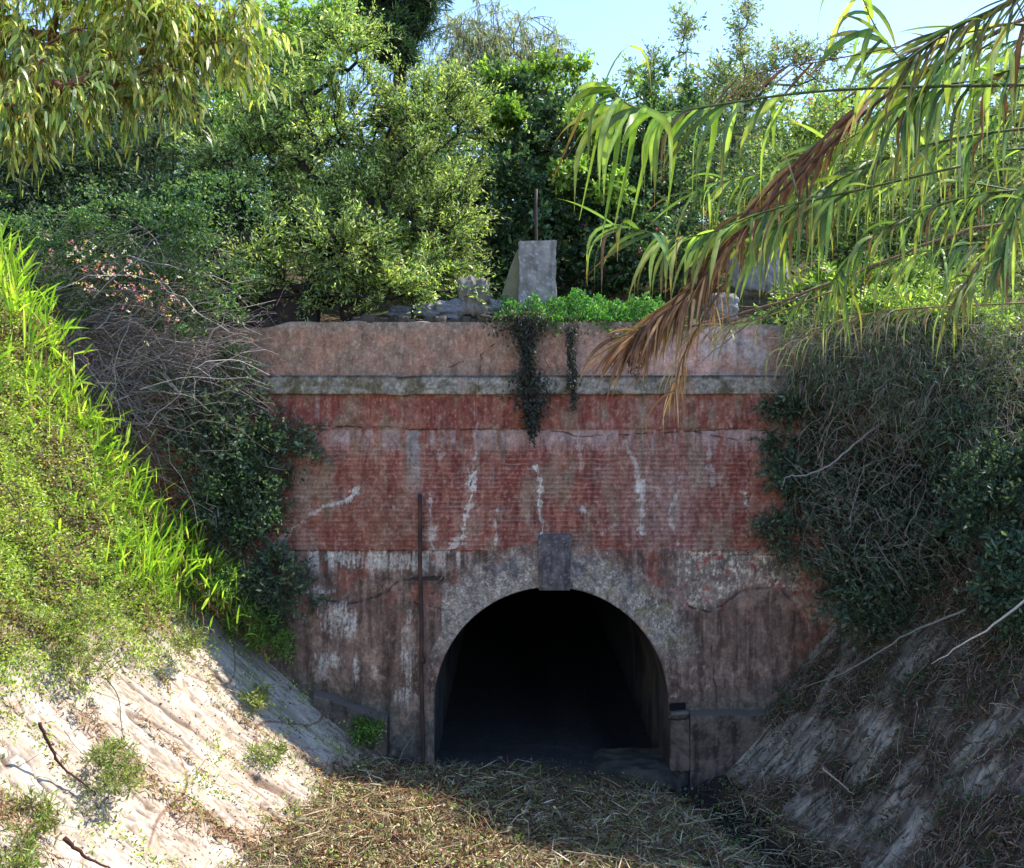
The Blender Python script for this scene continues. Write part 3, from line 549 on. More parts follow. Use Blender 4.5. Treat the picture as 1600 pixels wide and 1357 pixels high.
def skel_mesh(mb, nodes, par, r, col):
    i = np.arange(1, len(nodes)); p0 = nodes[par[i]]; p1 = nodes[i]; r0 = np.minimum(r[par[i]], r[i] * 1.5); r1 = r[i]
    d = nrm(p1 - p0); a = nrm(np.cross(d, [0.31, .9, .11])); b = np.cross(d, a); S = 5; th = np.arange(S) * 2 * math.pi / S
    ringv = lambda p, rad: p[:, None] + (a[:, None] * np.cos(th)[None, :, None] + b[:, None] * np.sin(th)[None, :, None]) * rad[:, None, None]
    v = np.stack([ringv(p0 - d * r0[:, None] * .3, r0), ringv(p1 + d * r1[:, None] * .3, r1)], 1); n = len(i); I = np.arange(n * 2 * S).reshape(n, 2, S); J = np.roll(I, -1, 2)
    mb.add(v, [np.stack([I[:, 0], J[:, 0], J[:, 1], I[:, 1]], -1).reshape(-1, 4)], np.asarray(col))
def plant(name, label, cat, base, ells, leaf, pal, bark=None, r0=.08, tw=(10, .45), lpt=10, mat=None, droop=.0, out=.6, upb=.25, group=None, flowers=None, wid=.38, clv=.3, hollow=.45, twr=.004, bareness=0., spread=.7):
    base = np.array(base, float); root = empty(name, base, label, cat, group); mat = mat or M_LEAF; bark = L(74, 60, 50) if bark is None else bark
    cl = []; cc = []
    for c, r, n in ells:
        d = nrm(R.normal(size=(n, 3))); q = c + d * (R.random((n, 1)) ** hollow) * R.uniform(.7, 1.22, (n, 1)) * r; cl.append(q); cc.append(np.tile(c, (n, 1)))
    cl = np.concatenate(cl); cc = np.concatenate(cc); N = len(cl)
    nodes, par, r = skeleton(base, cl, r0); mb = MB(); skel_mesh(mb, nodes, par, r, bark)
    m, tl = tw; o = nrm(cl - cc + 1e-3); start = np.repeat(cl, m, 0); od = np.repeat(o, m, 0)
    td = nrm(od * out + R.normal(size=(N * m, 3)) * spread + np.array([0, 0, upb])); ln = tl * R.uniform(.5, 1.2, N * m)
    end = start + td * ln[:, None]; end[:, 2] -= droop * ln
    mb.sticks(start, end, twr, bark * 1.1, sag=-.06 * ln, seg=2); tr = mb.build('trunk', M_BARK, root)
    t = np.linspace(.12, 1.0, lpt)[None, :, None] + R.uniform(-.04, .04, (N * m, lpt, 1))
    pos = (start[:, None] * (1 - t) + end[:, None] * t); pos[..., 2] += (.24 * ln[:, None] * (t * (1 - t))[..., 0]); pos = pos.reshape(-1, 3)
    tdd = np.repeat(nrm(end - start), lpt, 0)
    if bareness > 0:
        k = R.random(len(pos)) > bareness; pos = pos[k]; tdd = tdd[k]
    M = len(pos); ld = nrm(tdd * .55 + R.normal(size=(M, 3)) * .55 + np.array([0, 0, -droop * 1.6]))
    col = jcol(pal, M, .38); cv = 1 + R.uniform(-clv, clv, N)            # clump to clump colour
    cvv = np.repeat(np.repeat(cv, m), lpt)
    if bareness > 0: cvv = cvv[k]
    col = col * cvv[:, None]; l0, l1 = leaf; lens = R.uniform(l0 * .6, l1 * 1.2, M) * np.repeat(np.repeat(R.uniform(.8, 1.25, N), m), lpt)[k if bareness > 0 else slice(None)]; mb = MB()
    if l1 > .14: mb.blades(pos, ld, lens, lens * wid, col, droop=.3 + droop, seg=3)
    else: mb.leaves(pos, ld, lens, lens * wid, col)
    mb.build('crown', mat, root)
    if flowers:
        fc, nf, fs, blob = flowers; k = R.integers(0, N, nf); c = cl[k] + o[k] * tl * .8
        if blob is not None:
            c = blob[0] + nrm(R.normal(size=(nf, 3))) * (R.random((nf, 1)) ** .5) * blob[1]
        mb = MB(); c6 = np.repeat(c, 5, 0) + R.normal(size=(nf * 5, 3)) * fs * .3
        mb.leaves(c6, nrm(R.normal(size=(nf * 5, 3)) + [0, -.4, .5]), fs, fs * .8, np.repeat(jcol(fc, nf, .2), 5, 0)); tag(mb.build('blossom', M_PETAL, root), kind='stuff')
    return root
G = lambda *c: np.array([L(*x) for x in c])
PAL_FEATH = G((138, 160, 78), (164, 180, 96), (98, 128, 70), (190, 198, 140), (112, 140, 74)); PAL_EUC = G((158, 176, 72), (180, 192, 82), (124, 150, 68), (204, 206, 136), (104, 128, 64), (196, 186, 78))
PAL_DARK = G((62, 88, 58), (72, 98, 64), (52, 76, 56), (84, 106, 66)); PAL_BRIGHT = G((140, 170, 68), (160, 184, 80), (112, 146, 64)); PAL_GREY = G((144, 156, 112), (160, 164, 128), (124, 138, 98))
PAL_BOUG = G((64, 92, 66), (78, 108, 72), (54, 78, 62), (98, 126, 78)); PAL_PALE = G((134, 158, 92), (158, 170, 112), (112, 140, 80), (170, 160, 134)); PAL_PINE = G((48, 78, 46), (60, 92, 50), (40, 66, 44))
gz = lambda x, y: float(upper_z(np.array(x), np.array(y)))
def base(px, Y): x = (px - 800) / F * Y; return (x, Y, gz(x, Y) - .1)
# far row
plant('pine_tree', 'dark green pine tree behind the others, cut by the top edge of the photo', 'pine tree', base(615, 27), [E(600, -10, 85, 60, 27, 1.4, 70), E(655, 26, 34, 32, 27, .9, 34), E(590, 60, 40, 26, 26.5, .9, 30), E(560, 10, 40, 50, 27, 1, 34), E(625, 88, 22, 16, 26.5, .6, 16), E(660, -20, 40, 30, 27, 1.2, 24)],
      (.13, .22), PAL_PINE, r0=.2, tw=(18, .45), lpt=10, wid=.10, mat=M_DULL, twr=.01, hollow=.6)
plant('willowy_tree', 'pale olive wispy tree against the sky right of the pine', 'tree', base(790, 36), [E(780, 75, 95, 52, 36, 2.4, 90), E(720, 70, 40, 45, 35, 1.5, 30), E(850, 85, 32, 26, 36, 1.5, 20), E(780, 140, 120, 50, 35, 2, 50)],
      (.16, .26), PAL_GREY, bark=L(130, 116, 100), r0=.2, tw=(7, 1.0), lpt=8, wid=.16, droop=.5, mat=M_DULL, twr=.014)
for i, (px, py, rx, ry, Y, lab, pal) in enumerate([(905, 200, 150, 80, 33, 'leafy green tree in the far row behind the post', PAL_BRIGHT), (1120, 190, 130, 100, 34, 'grey green tree in the far row behind the spindly shrub', PAL_PALE),
        (1330, 220, 140, 110, 33, 'light green tree in the far row behind the reeds', PAL_BRIGHT), (1530, 230, 140, 120, 33, 'pale green tree in the far row at the right edge', PAL_PALE), (420, 120, 110, 110, 30, 'tall bright green tree behind the feathery tree', PAL_BRIGHT),
        (260, 130, 160, 150, 30, 'green tree behind the drooping gum branches, far left', PAL_DARK), (60, 180, 150, 130, 29, 'dark tree at the left edge behind the gum branches', PAL_DARK), (690, 220, 110, 100, 29, 'green tree between the feathery tree and the pale wispy one', PAL_FEATH)]):
    plant('broadleaf_tree', lab, 'tree', base(px, Y), [E(px, py, rx, ry, Y, 2.0, 90), E(px - rx * .5, py + ry * .7, rx * .6, ry * .7, Y, 2, 40), E(px + rx * .5, py + ry * .8, rx * .6, ry * .8, Y, 2, 40)],
          (.10, .18), pal, r0=.2, tw=(9, .8), lpt=9, wid=.45, twr=.01)
# bougainvillea hedge behind the post, spindly shrub
plant('bougainvillea_hedge', 'dense dark bougainvillea hedge with lime tips behind the concrete post', 'hedge', base(860, 22), [E(820, 190, 95, 85, 22.5, 1.2, 110), E(900, 300, 150, 150, 22, 1.3, 260), E(800, 360, 90, 120, 21.5, 1.0, 130), E(1010, 250, 90, 130, 22, 1.2, 120), E(1000, 400, 120, 70, 21, 1.0, 90)],
      (.07, .12), PAL_BOUG, r0=.12, tw=(9, .42), lpt=9, wid=.6, flowers=(G((196, 60, 130), (210, 90, 150)), 60, .05, None))
plant('lime_creeper', 'bright lime green creeper trailing over the top of the dark hedge', 'creeper', P(860, 210, 22), [E(800, 118, 60, 10, 22, .4, 18), E(880, 108, 60, 12, 22, .4, 14), E(790, 190, 26, 20, 21.4, .5, 14), E(905, 195, 30, 14, 21.2, .4, 14), E(960, 300, 24, 22, 20.6, .4, 12), E(770, 170, 30, 16, 21.2, .4, 14), E(890, 270, 26, 18, 20.6, .4, 10)],
      (.07, .12), G((134, 166, 62), (150, 176, 72), (108, 144, 58)), r0=.03, tw=(8, .3), lpt=8, wid=.6)
plant('spindly_shrub', 'tall spindly shrub with bare sprays reaching into the sky, right of the hedge', 'shrub', base(1120, 24), [E(1150, 130, 60, 60, 24, .9, 50), E(1160, 30, 18, 45, 24, .4, 14), E(1065, 60, 12, 50, 24, .3, 12), E(1010, 120, 40, 30, 24, .5, 14), E(1240, 110, 55, 40, 24, .7, 34), E(1310, 90, 30, 30, 24, .5, 10), E(1100, 200, 130, 70, 24, 1, 90), E(1080, 320, 130, 90, 23.5, 1, 60)],
      (.06, .11), PAL_PALE, bark=L(90, 76, 70), r0=.08, tw=(7, .5), lpt=9, wid=.4, mat=M_DULL, upb=.6, flowers=(G((190, 110, 150), (200, 150, 170)), 70, .045, None))
plant('leafy_shrub', 'light green shrub with pink blossoms behind the hanging reeds', 'shrub', base(1330, 21.5), [E(1290, 270, 110, 100, 21.5, 1.0, 120), E(1200, 340, 80, 70, 21, .8, 60), E(1370, 370, 110, 80, 21, 1.0, 100)],
      (.07, .12), PAL_FEATH, r0=.08, tw=(8, .45), lpt=9, wid=.42, flowers=(G((200, 70, 150), (214, 120, 170)), 50, .05, None))
plant('leafy_shrub', 'yellow green shrub filling the right edge behind the reeds', 'shrub', base(1520, 20.5), [E(1500, 300, 130, 130, 20.5, 1.0, 150), E(1580, 200, 60, 120, 21, 1, 60), E(1520, 430, 130, 60, 20, .8, 80)],
      (.07, .12), PAL_PALE, r0=.08, tw=(8, .45), lpt=9, wid=.4, mat=M_DULL)
n = 900; x = R.uniform(-17, 18, n); y = R.uniform(20.5, 31, n); hh = R.uniform(.4, 3.0, n) * (.6 + .5 * R.random(n)); c = np.stack([x, y, upper_z(x, y) + hh], -1); m = 90
q = np.repeat(c, m, 0) + R.normal(size=(n * m, 3)) * .33; cl_ = np.repeat(jcol(G((84, 110, 58), (70, 98, 54), (104, 126, 70), (60, 84, 54)), n, .25), m, 0) * R.uniform(.75, 1.25, (n * m, 1)); mb = MB(); mb.leaves(q, R.normal(size=(n * m, 3)) + [0, 0, .3], R.uniform(.09, .16, n * m), .06, cl_)
tag(mb.build('undergrowth', M_DULL), 'thick green undergrowth covering the hillside between the trees', 'undergrowth', kind='stuff')
# centre tree and its neighbours
plant('feathery_tree', 'big feathery green tree growing on the wall top left of the concrete post', 'tree', P(508, 470, 19.0), [E(600, 330, 150, 110, 19, .8, 120), E(520, 200, 130, 100, 19.2, .8, 105), E(660, 200, 105, 90, 19.4, .8, 80), E(400, 260, 100, 100, 19.2, .8, 70), E(540, 80, 60, 55, 19.6, .7, 40), E(690, 350, 55, 80, 18.9, .9, 70), E(640, 430, 90, 26, 18.4, .5, 50), E(470, 350, 70, 60, 18.8, .8, 44), E(470, 430, 60, 30, 17.5, .25, 22), E(540, 400, 60, 50, 17.6, .3, 34), E(400, 400, 50, 40, 17.5, .3, 16), E(600, 455, 60, 20, 17.5, .3, 24), E(360, 470, 40, 20, 17.4, .2, 8), E(690, 455, 50, 18, 17.5, .25, 14)],
      (.055, .095), PAL_FEATH, bark=L(46, 40, 38), r0=.2, tw=(9, .62), lpt=15, wid=.30, upb=.35, out=1.0, mat=M_LEAF, spread=.38, hollow=.5, twr=.007, clv=.4)
plant('leafy_shrub', 'bright green leafy shrub on the skyline between the gum and the feathery tree', 'shrub', base(470, 23), [E(460, 70, 60, 60, 23, .8, 60), E(520, 40, 36, 40, 23.5, .6, 24), E(400, 180, 80, 60, 22.5, 1, 50)], (.09, .14), PAL_BRIGHT, r0=.1, tw=(8, .5), lpt=9, wid=.5)
plant('dark_shrub', 'dark shaded shrub behind the bare branches, left of the feathery tree', 'shrub', base(250, 20), [E(250, 260, 130, 70, 20, 1.0, 130), E(330, 340, 90, 60, 19.5, .8, 80), E(170, 340, 110, 60, 19, 1.0, 90)], (.06, .11), PAL_DARK, bark=L(100, 90, 84), r0=.08, tw=(9, .5), lpt=9, wid=.4, mat=M_DULL, flowers=(G((150, 90, 170),), 16, .05, None))
plant('dark_shrub', 'very dark shrub in deep shade under the gum branches at the left edge', 'shrub', base(60, 19), [E(60, 270, 130, 60, 19, 1.0, 120), E(30, 340, 100, 50, 18.5, .8, 60)], (.06, .11), PAL_DARK * .8, r0=.08, tw=(9, .5), lpt=9, wid=.45, mat=M_DULL)
# gum branches overhanging at upper left
gum = [E(60, 50, 130, 70, 9, .5, 32), E(220, 40, 130, 55, 9.2, .5, 32), E(360, 55, 60, 60, 9.4, .5, 24), E(70, 140, 90, 40, 8.8, .5, 22), E(30, 195, 60, 22, 8.6, .4, 11), E(210, 125, 90, 40, 9, .5, 20), E(130, -40, 260, 50, 9, .6, 40)]
plant('gum_tree', 'sunlit gum tree branches with drooping narrow yellow green leaves, upper left corner', 'tree', P(-260, 120, 9.3), gum, (.08, .16), PAL_EUC, bark=L(128, 84, 62), r0=.09, tw=(9, .36), lpt=7, wid=.2, droop=.34, out=.4, upb=-.35, mat=M_LEAF, clv=.4, twr=.004, bareness=.1)

# bramble with flowers and bare tangle on the left
def bramble():
    rt = P(150, 560, 16.4); root = empty('bramble_bush', rt, 'tangled bramble of bare grey stems with pink and yellow blossoms left of the portal', 'bush'); mb = MB(); n = 1100
    s = P(130, 560, 16.5) + R.normal(size=(n, 3)) * [1.0, .35, .9]; a = R.uniform(-1.25, .9, n)
    e = s + np.stack([np.cos(a) * R.uniform(.8, 2.4, n), R.normal(size=n) * .25, np.sin(a) * R.uniform(.6, 2.2, n)], -1)
    ok = (to_px(e)[0] < 440) & (e[:, 1] < 16.95) & (to_px(e)[1] > 330); e = e[ok]; s = s[ok]; k = len(s)
    mb.sticks(s, e, R.uniform(.004, .013, k), jcol(G((146, 134, 130), (164, 152, 146), (120, 108, 102)), k, .25), sag=R.uniform(-.4, .1, k), seg=6, wob=.05)
    f = R.integers(0, k, 2600); t = R.uniform(.3, 1, (2600, 1)); q = s[f] * (1 - t) + e[f] * t + R.normal(size=(2600, 3)) * .12; d = nrm(e[f] - s[f]) + R.normal(size=(2600, 3)) * .6
    mb.sticks(q, q + nrm(d) * R.uniform(.15, .6, (2600, 1)), .0035, jcol(G((134, 122, 118), (104, 94, 90)), 2600, .25), seg=3, wob=.025)
    mb.build('stem', M_BARK, root)
    mb = MB(); c = []
    for px, py, rx, ry, m in ((60, 360, 60, 40, 900), (90, 370, 80, 45, 2600), (160, 430, 110, 60, 5200), (290, 400, 90, 60, 4200), (330, 480, 70, 50, 1600), (250, 330, 120, 50, 4200), (230, 480, 60, 40, 900), (80, 480, 60, 60, 1400), (380, 720, 70, 60, 300), (350, 800, 90, 90, 1600)):
        m = int(m * .6); cc_ = R.normal(size=(max(6, m // 45), 3)) * .55; cc_ = cc_[R.integers(0, len(cc_), m)] + R.normal(size=(m, 3)) * .13; c.append(P(px, py, 16.3) + cc_ * [rx / F * 16.3, .4, ry / F * 16.3])
    c = np.concatenate(c); m = len(c); mb.leaves(c, R.normal(size=(m, 3)) + [0, 0, .3], R.uniform(.05, .09, m), R.uniform(.025, .045, m), jcol(G((72, 112, 62), (92, 128, 68), (66, 98, 62), (120, 140, 90)), m, .3)); mb.build('crown', M_LEAF, root)
    mb = MB(); m = 95; d = R.normal(size=(m, 3)) * .5; c = P(185, 425, 15.45) + d * [1.25, .2, .5]; c[:, 2] -= (c[:, 0] + 6.5) * .45; c5 = np.repeat(c, 6, 0) + R.normal(size=(m * 6, 3)) * .018
    mb.leaves(c5, R.normal(size=(m * 6, 3)) + [0, -.5, .4], .032, .026, np.repeat(jcol(G((216, 120, 170), (226, 190, 90), (230, 170, 190), (224, 140, 130), (236, 226, 220), (232, 210, 216)), m, .1), 6, 0)); tag(mb.build('blossom', M_PETAL, root), kind='stuff')
bramble()
def shrub(label, ells, leaf, pal, b, **k): return plant(k.pop('name', 'leafy_shrub'), label, k.pop('cat', 'shrub'), b, ells, leaf, pal, **k)
shrub('shaded blue green shrub against the left end of the portal wall', [E(360, 600, 40, 60, 16.6, .25, 26), E(340, 690, 60, 70, 16.5, .3, 60), E(300, 640, 50, 60, 16.3, .25, 30), E(345, 790, 60, 70, 16.6, .3, 50), E(410, 690, 60, 40, 16.7, .2, 26), E(400, 790, 45, 70, 16.7, .2, 36), E(450, 720, 55, 40, 16.75, .15, 12), E(430, 920, 70, 60, 16.6, .3, 50)], (.05, .09), G((80, 100, 80), (98, 116, 88), (66, 88, 72)), P(400, 930, 16.7), r0=.03, tw=(7, .42), lpt=9, wid=.5, mat=M_DULL)
shrub('dense dark shrub covering the right end of the portal wall', [E(1310, 790, 70, 55, 16.5, .3, 44), E(1400, 760, 120, 100, 16.2, .5, 110), E(1350, 890, 80, 70, 16.3, .4, 56), E(1400, 960, 120, 40, 15.6, .3, 40), E(1260, 640, 70, 20, 16.7, .2, 30), E(1240, 745, 50, 25, 16.6, .2, 24), E(1460, 860, 100, 90, 15.5, .5, 130), E(1300, 590, 70, 40, 16.3, .3, 22), E(1420, 620, 110, 60, 15.7, .4, 44), E(1540, 620, 100, 80, 14.9, .4, 50), E(1230, 840, 50, 60, 16.75, .15, 24), E(1250, 690, 60, 30, 16.75, .15, 22)], (.05, .09), G((78, 100, 82), (92, 116, 90), (66, 88, 76), (108, 124, 96)), P(1420, 900, 16.4), r0=.05, tw=(9, .40), lpt=10, wid=.42, mat=M_DULL, spread=.9)
shrub('dark undergrowth bush at the right edge halfway up the shaded bank', [E(1560, 780, 90, 90, 14, .5, 100), E(1600, 920, 80, 80, 13.2, .5, 80), E(1520, 690, 90, 70, 15, .5, 90)], (.05, .09), G((80, 104, 80), (98, 122, 88), (66, 90, 72)), P(1590, 940, 13.9), r0=.04, tw=(9, .32), lpt=10, wid=.45, mat=M_DULL)
shrub('sunlit yellow green shrub on the crest above the right end of the wall', [E(1290, 470, 80, 34, 17.6, .5, 60), E(1400, 460, 100, 50, 17.2, .6, 90), E(1510, 500, 110, 50, 16.6, .6, 90), E(1240, 500, 50, 20, 17.3, .3, 24), E(1590, 560, 70, 60, 16, .5, 50)], (.07, .13), G((120, 148, 62), (140, 160, 74), (96, 126, 62)), P(1420, 560, 17.0), r0=.04, tw=(9, .36), lpt=9, wid=.34, flowers=(G((200, 70, 150), (220, 200, 210)), 40, .045, None))

shrub('sunlit lime green shrub spilling over the top of the grass tangle at the right', [E(1290, 500, 60, 18, 16.7, .25, 26), E(1400, 485, 90, 26, 16.0, .35, 60), E(1500, 500, 80, 30, 15.4, .35, 50)], (.06, .12), G((146, 172, 70), (162, 184, 84), (116, 148, 66)), P(1440, 560, 15.9), r0=.03, tw=(8, .3), lpt=8, wid=.3, flowers=(G((200, 70, 150), (220, 200, 210)), 16, .04, None))
# creepers hanging on the wall
def creeper(label, pts, w, n, pal):
    root = empty('hanging_creeper', P(pts[0][0], pts[0][1], 16.86), label, 'creeper'); path = np.array([P(a, b, 16.86) for a, b in pts]); sp = smooth_path(path, 6); mb = MB(); 
    for k in range(14):
        q = sp + np.array([R.normal() * w * .35, R.uniform(-.03, .03), 0]) + .03 * R.normal(size=sp.shape); q[:, 1] = np.minimum(q[:, 1], 16.93); mb.tube(q[:max(4, int(len(q) * R.uniform(.4, 1)))], .006, L(70, 60, 54), 4)
    mb.build('vine', M_BARK, root); i = (R.random(n) ** 1.35 * (len(sp) - 1)).astype(int); t = i / len(sp); ww = w * (1.25 - 1.0 * t) * (.7 + .5 * np.sin(t * 9 + w * 20)); ww = np.maximum(ww, .05); c = sp[i] + np.stack([R.normal(size=n) * ww * .55, R.uniform(-.14, .0, n), R.normal(size=n) * .10], -1)
    mb = MB(); mb.leaves(c, R.normal(size=(n, 3)) * .7 + [0, -.2, -.8], R.uniform(.05, .09, n), R.uniform(.03, .05, n), jcol(pal, n, .3)); mb.build('crown', M_DULL, root)
PIV = G((62, 66, 58), (74, 76, 66), (54, 62, 52), (84, 76, 72))
creeper('large withered dark creeper hanging over the parapet below the post', [(818, 496), (822, 540), (826, 590), (830, 640), (832, 680)], .42, 2600, PIV)
creeper('narrow withered creeper hanging beside the large one', [(893, 510), (893, 550), (895, 600), (897, 640)], .12, 380, PIV)
creeper('short dark creeper on the parapet behind the hanging dead reeds', [(990, 515), (985, 540), (992, 575)], .34, 520, PIV)
# green mat on the wall top
root = empty('green_mat', P(910, 490, 17.4), 'low bright green mat of succulents on the wall top round the post', 'ground cover'); mb = MB(); n = 15000
x = R.uniform(P(775, 0, 17.3)[0], P(1075, 0, 17.3)[0], n); y = R.uniform(16.98, 18.1, n); h = .36 + .10 * fbm(x * 1.8, y * 1.8, 3, 170); h *= ss(-.35, .1, x - x.min()) * ss(0, .5, x.max() - x) + .3; h *= .75 + .9 * np.clip(noise(x * 3.1, y * 2, 171), -.5, .6); z = 7.93 + h * R.random(n) ** .45 * ss(16.9, 17.2, y); ov = R.random(n) < .12 * ss(-.1, .3, noise(x * 2.2, x * 0, 172)); y = np.where(ov, 16.97 - .05 * R.random(n), y); z = np.where(ov, 7.98 - R.random(n) ** 2 * .30 * (1 + noise(x * 4, x * 0, 173)), z)
mb.leaves(np.stack([x, y, z], -1), R.normal(size=(n, 3)) * .8 + [0, -.3, .6], R.uniform(.03, .085, n), R.uniform(.02, .04, n), jcol(G((70, 128, 56), (84, 142, 62), (60, 110, 54), (110, 154, 66)), n, .3))
mb.build('foliage', M_LEAF, root); mb = MB(); k = 300; q = np.stack([R.uniform(x.min(), x.max(), k), R.uniform(17.1, 18, k), np.full(k, 7.95)], -1); mb.sticks(q, q + R.normal(size=(k, 3)) * [.15, .1, .05] + [0, 0, .22], .005, L(90, 84, 60)); mb.build('stem', M_BARK, root)

# ------------------------------------------------------------------ ground cover on the left bank
def bank_scatter(B, n, u0, u1, v0, v1, dens):
    u = R.uniform(u0, u1, n); v = R.uniform(v0, v1, n); p = B.pt(u, v); px, py = to_px(p); k = R.random(n) < dens(px, py, u, v); return p[k], B.nrm(u[k]), px[k], py[k], u[k], v[k]
def densL(px, py, u, v):
    g = ss(4.0, 5.4, u + .9 * fbm(v * 1.1, u * .9, 3, 200)); w = ss(.05, .3, fbm(v * 1.6, u * .7, 3, 201)) * .5 * ss(.3, 1.2, u); return np.clip(g + w * .38, 0, 1) * (.40 + .60 * ss(-.40, -.2, fbm(v * 1.9, u * 1.9, 3, 204)))
p, nn, px, py, u, v = bank_scatter(LB, 200000, .3, 14, 0, 8.8, densL); vis = (px > -80) & (px < 700) & (py < 1420); p, nn, u, v = p[vis], nn[vis], u[vis], v[vis]; n = len(p)
h = (.02 + .20 * R.random(n) ** 1.5) * ss(-.4, .4, fbm(v * 2, u * 2, 3, 202) + .1); p = p + nn * h[:, None]
dryk = ss(.0, .25, fbm(v * .9, u * .8, 3, 203))
c = jcol(G((150, 176, 66), (170, 190, 78), (120, 150, 60), (186, 196, 112)), n, .25); dc = jcol(G((150, 136, 104), (120, 104, 78), (98, 80, 62), (170, 160, 130)), n, .2); kk = R.random(n) < dryk * .55; c[kk] = dc[kk]
mb = MB(); mb.leaves(p, nn * .6 + R.normal(size=(n, 3)) * .6, R.uniform(.03, .075, n), R.uniform(.02, .035, n), c); tag(mb.build('ground_cover', M_LEAF), 'sunlit low ground cover creeping over the left bank', 'ground cover', kind='stuff')
# short grass and dry stems in the same places
p, nn, px, py, u, v = bank_scatter(LB, 15000, .3, 14, 0, 8.8, densL); vis = (px > -80) & (px < 700); p, nn = p[vis], nn[vis]; n = len(p); mb = MB()
mb.blades(p, nn + R.normal(size=(n, 3)) * .5 + [0, 0, .3], R.uniform(.05, .18, n), R.uniform(.006, .014, n), jcol(G((140, 168, 58), (120, 150, 56), (164, 150, 110), (118, 92, 66)), n, .25), droop=.6, seg=3); tag(mb.build('grass', M_LEAF), 'short sunlit grass between the ground cover on the left bank', 'grass', kind='stuff')

def sword(px, py, Y, label, n=60, ln=(.5, .95), lean=(.35, -.3, .9), spread=.35, w=.044, foot=.22):
    b = P(px, py, Y); root = empty('sword_leaf_clump', b, label, 'plant', 'clumps of sword leaves on the left bank'); q = b + R.normal(size=(n, 3)) * [foot, foot * 1.2, foot * .8]; q[:, 2] -= (q[:, 0] - b[0]) * .9 + .05
    c = jcol(G((126, 166, 40), (144, 180, 48), (106, 148, 42), (160, 186, 70)), n, .2); mb = MB(); dd = nrm(np.array(lean) + R.normal(size=(n, 3)) * spread)
    mb.blades(q, dd, R.uniform(*ln, n), w * R.uniform(.6, 1.2, n), c, droop=R.uniform(.1, .5, n), seg=5, col2=c * [1.15, 1.05, .9], fold=.3); mb.build('foliage', M_REED, root)
    k = n // 3; mb = MB(); mb.blades(q[:k] + [0, 0, -.02], nrm(R.normal(size=(k, 3)) * .6 + [.3, -.3, -.2]), R.uniform(.15, .4, k), .02, jcol(G((150, 112, 76), (120, 86, 60)), k), droop=1.2, seg=3); mb.build('dead_foliage', M_DRY, root)
SW = [(5, 425, 14.3, 'bright tuft highest up the bank at the left edge'), (20, 470, 13.8, 'large tuft just below the highest one at the left edge'), (70, 520, 14.7, 'tuft on the crest beside the bramble'), (25, 575, 13.6, 'tuft over the bare earth scar at the left edge'),
      (95, 600, 14.9, 'tuft in the middle of the long grassy ridge'), (60, 640, 14.0, 'sprawling tuft low on the ridge near the left edge'), (150, 655, 15.3, 'upright tuft standing out from the ridge before the bramble'), (185, 720, 15.4, 'tuft below the upright one on the ridge'),
      (225, 775, 15.7, 'tuft at the bend of the ridge'), (140, 770, 14.6, 'small tuft inside the ground cover'), (200, 875, 15.0, 'broad yellow tuft in the middle of the bank'), (245, 885, 15.2, 'broad yellow tuft right of its twin, mid bank'),
      (275, 835, 16.1, 'green tuft above the twin yellow ones'), (310, 870, 16.3, 'shaded green tuft near the left end of the wall'), (345, 915, 16.5, 'dark green tuft hanging towards the wall'), (375, 950, 16.6, 'lowest green tuft against the wall'), (60, 800, 13.8, 'short tuft at the left edge amid ground cover'), (300, 890, 15.9, 'fringed tuft at the top of the bare stone')]
for i, (px_, py_, Y_, s_) in enumerate(SW):
    big = i in (0, 1, 10, 11); sword(px_, py_, Y_, s_ + ', sword shaped leaves', n=80 if big else (34 if i in (3, 5, 16, 9) else 62), ln=(.34, .66) if big else (.24, .52), foot=.26)
# feathery ferny plants at the foot of the ridge
for (px_, py_, Y_, r_, lab) in ((385, 975, 16.5, 40, 'soft ferny plant at the top of the bare stone by the wall'), (430, 1005, 16.6, 36, 'lower soft ferny plant hanging beside the wall'), (330, 920, 16.1, 40, 'ferny green plant between the tufts and the stone'), (575, 1140, 16.75, 14, 'tiny green weed at the foot of the left footing')):
    plant('fern', lab, 'plant', P(px_, py_ + r_ * .6, Y_), [E(px_, py_, r_, r_ * .7, Y_, .25, 26)], (.04, .08), G((110, 150, 60), (92, 134, 58), (126, 160, 70)), r0=.012, tw=(8, .22), lpt=9, wid=.3, upb=.2)
# weeds on the bare stone
for i, (px_, py_, Y_, r_, lab) in enumerate(((145, 1020, 13.0, 50, 'leafy weed clump in the upper middle of the bare stone'), (175, 1180, 12.1, 24, 'small weed beside the dark curved stick on the stone'), (60, 1270, 10.8, 50, 'weed clump low at the left on the stone'), (290, 1000, 14.8, 20, 'weed in a joint near the top of the stone'),
        (25, 1340, 10.1, 40, 'weed clump in the bottom left corner'), (400, 1090, 15.6, 16, 'little weed on the right margin of the stone'), (415, 1175, 14.6, 22, 'round weed where the stone meets the cut reeds'), (190, 1215, 11.9, 20, 'weed trailing down under the dark stick'), (100, 950, 13.2, 60, 'spreading weed clump at the upper edge of the stone'))):
    plant('weed', lab, 'plant', P(px_, py_ + r_ * .3, Y_), [E(px_, py_, r_ * 1.1, r_ * .38, Y_, .45, 16), E(px_ + r_ * .5, py_ + r_ * .5, r_ * .6, r_ * .3, Y_ - .1, .3, 7)], (.035, .08), G((136, 160, 72), (116, 142, 66), (150, 164, 96), (140, 124, 84)), r0=.008, tw=(6, .2), lpt=6, wid=.26, upb=.3, mat=M_LEAF, twr=.002)

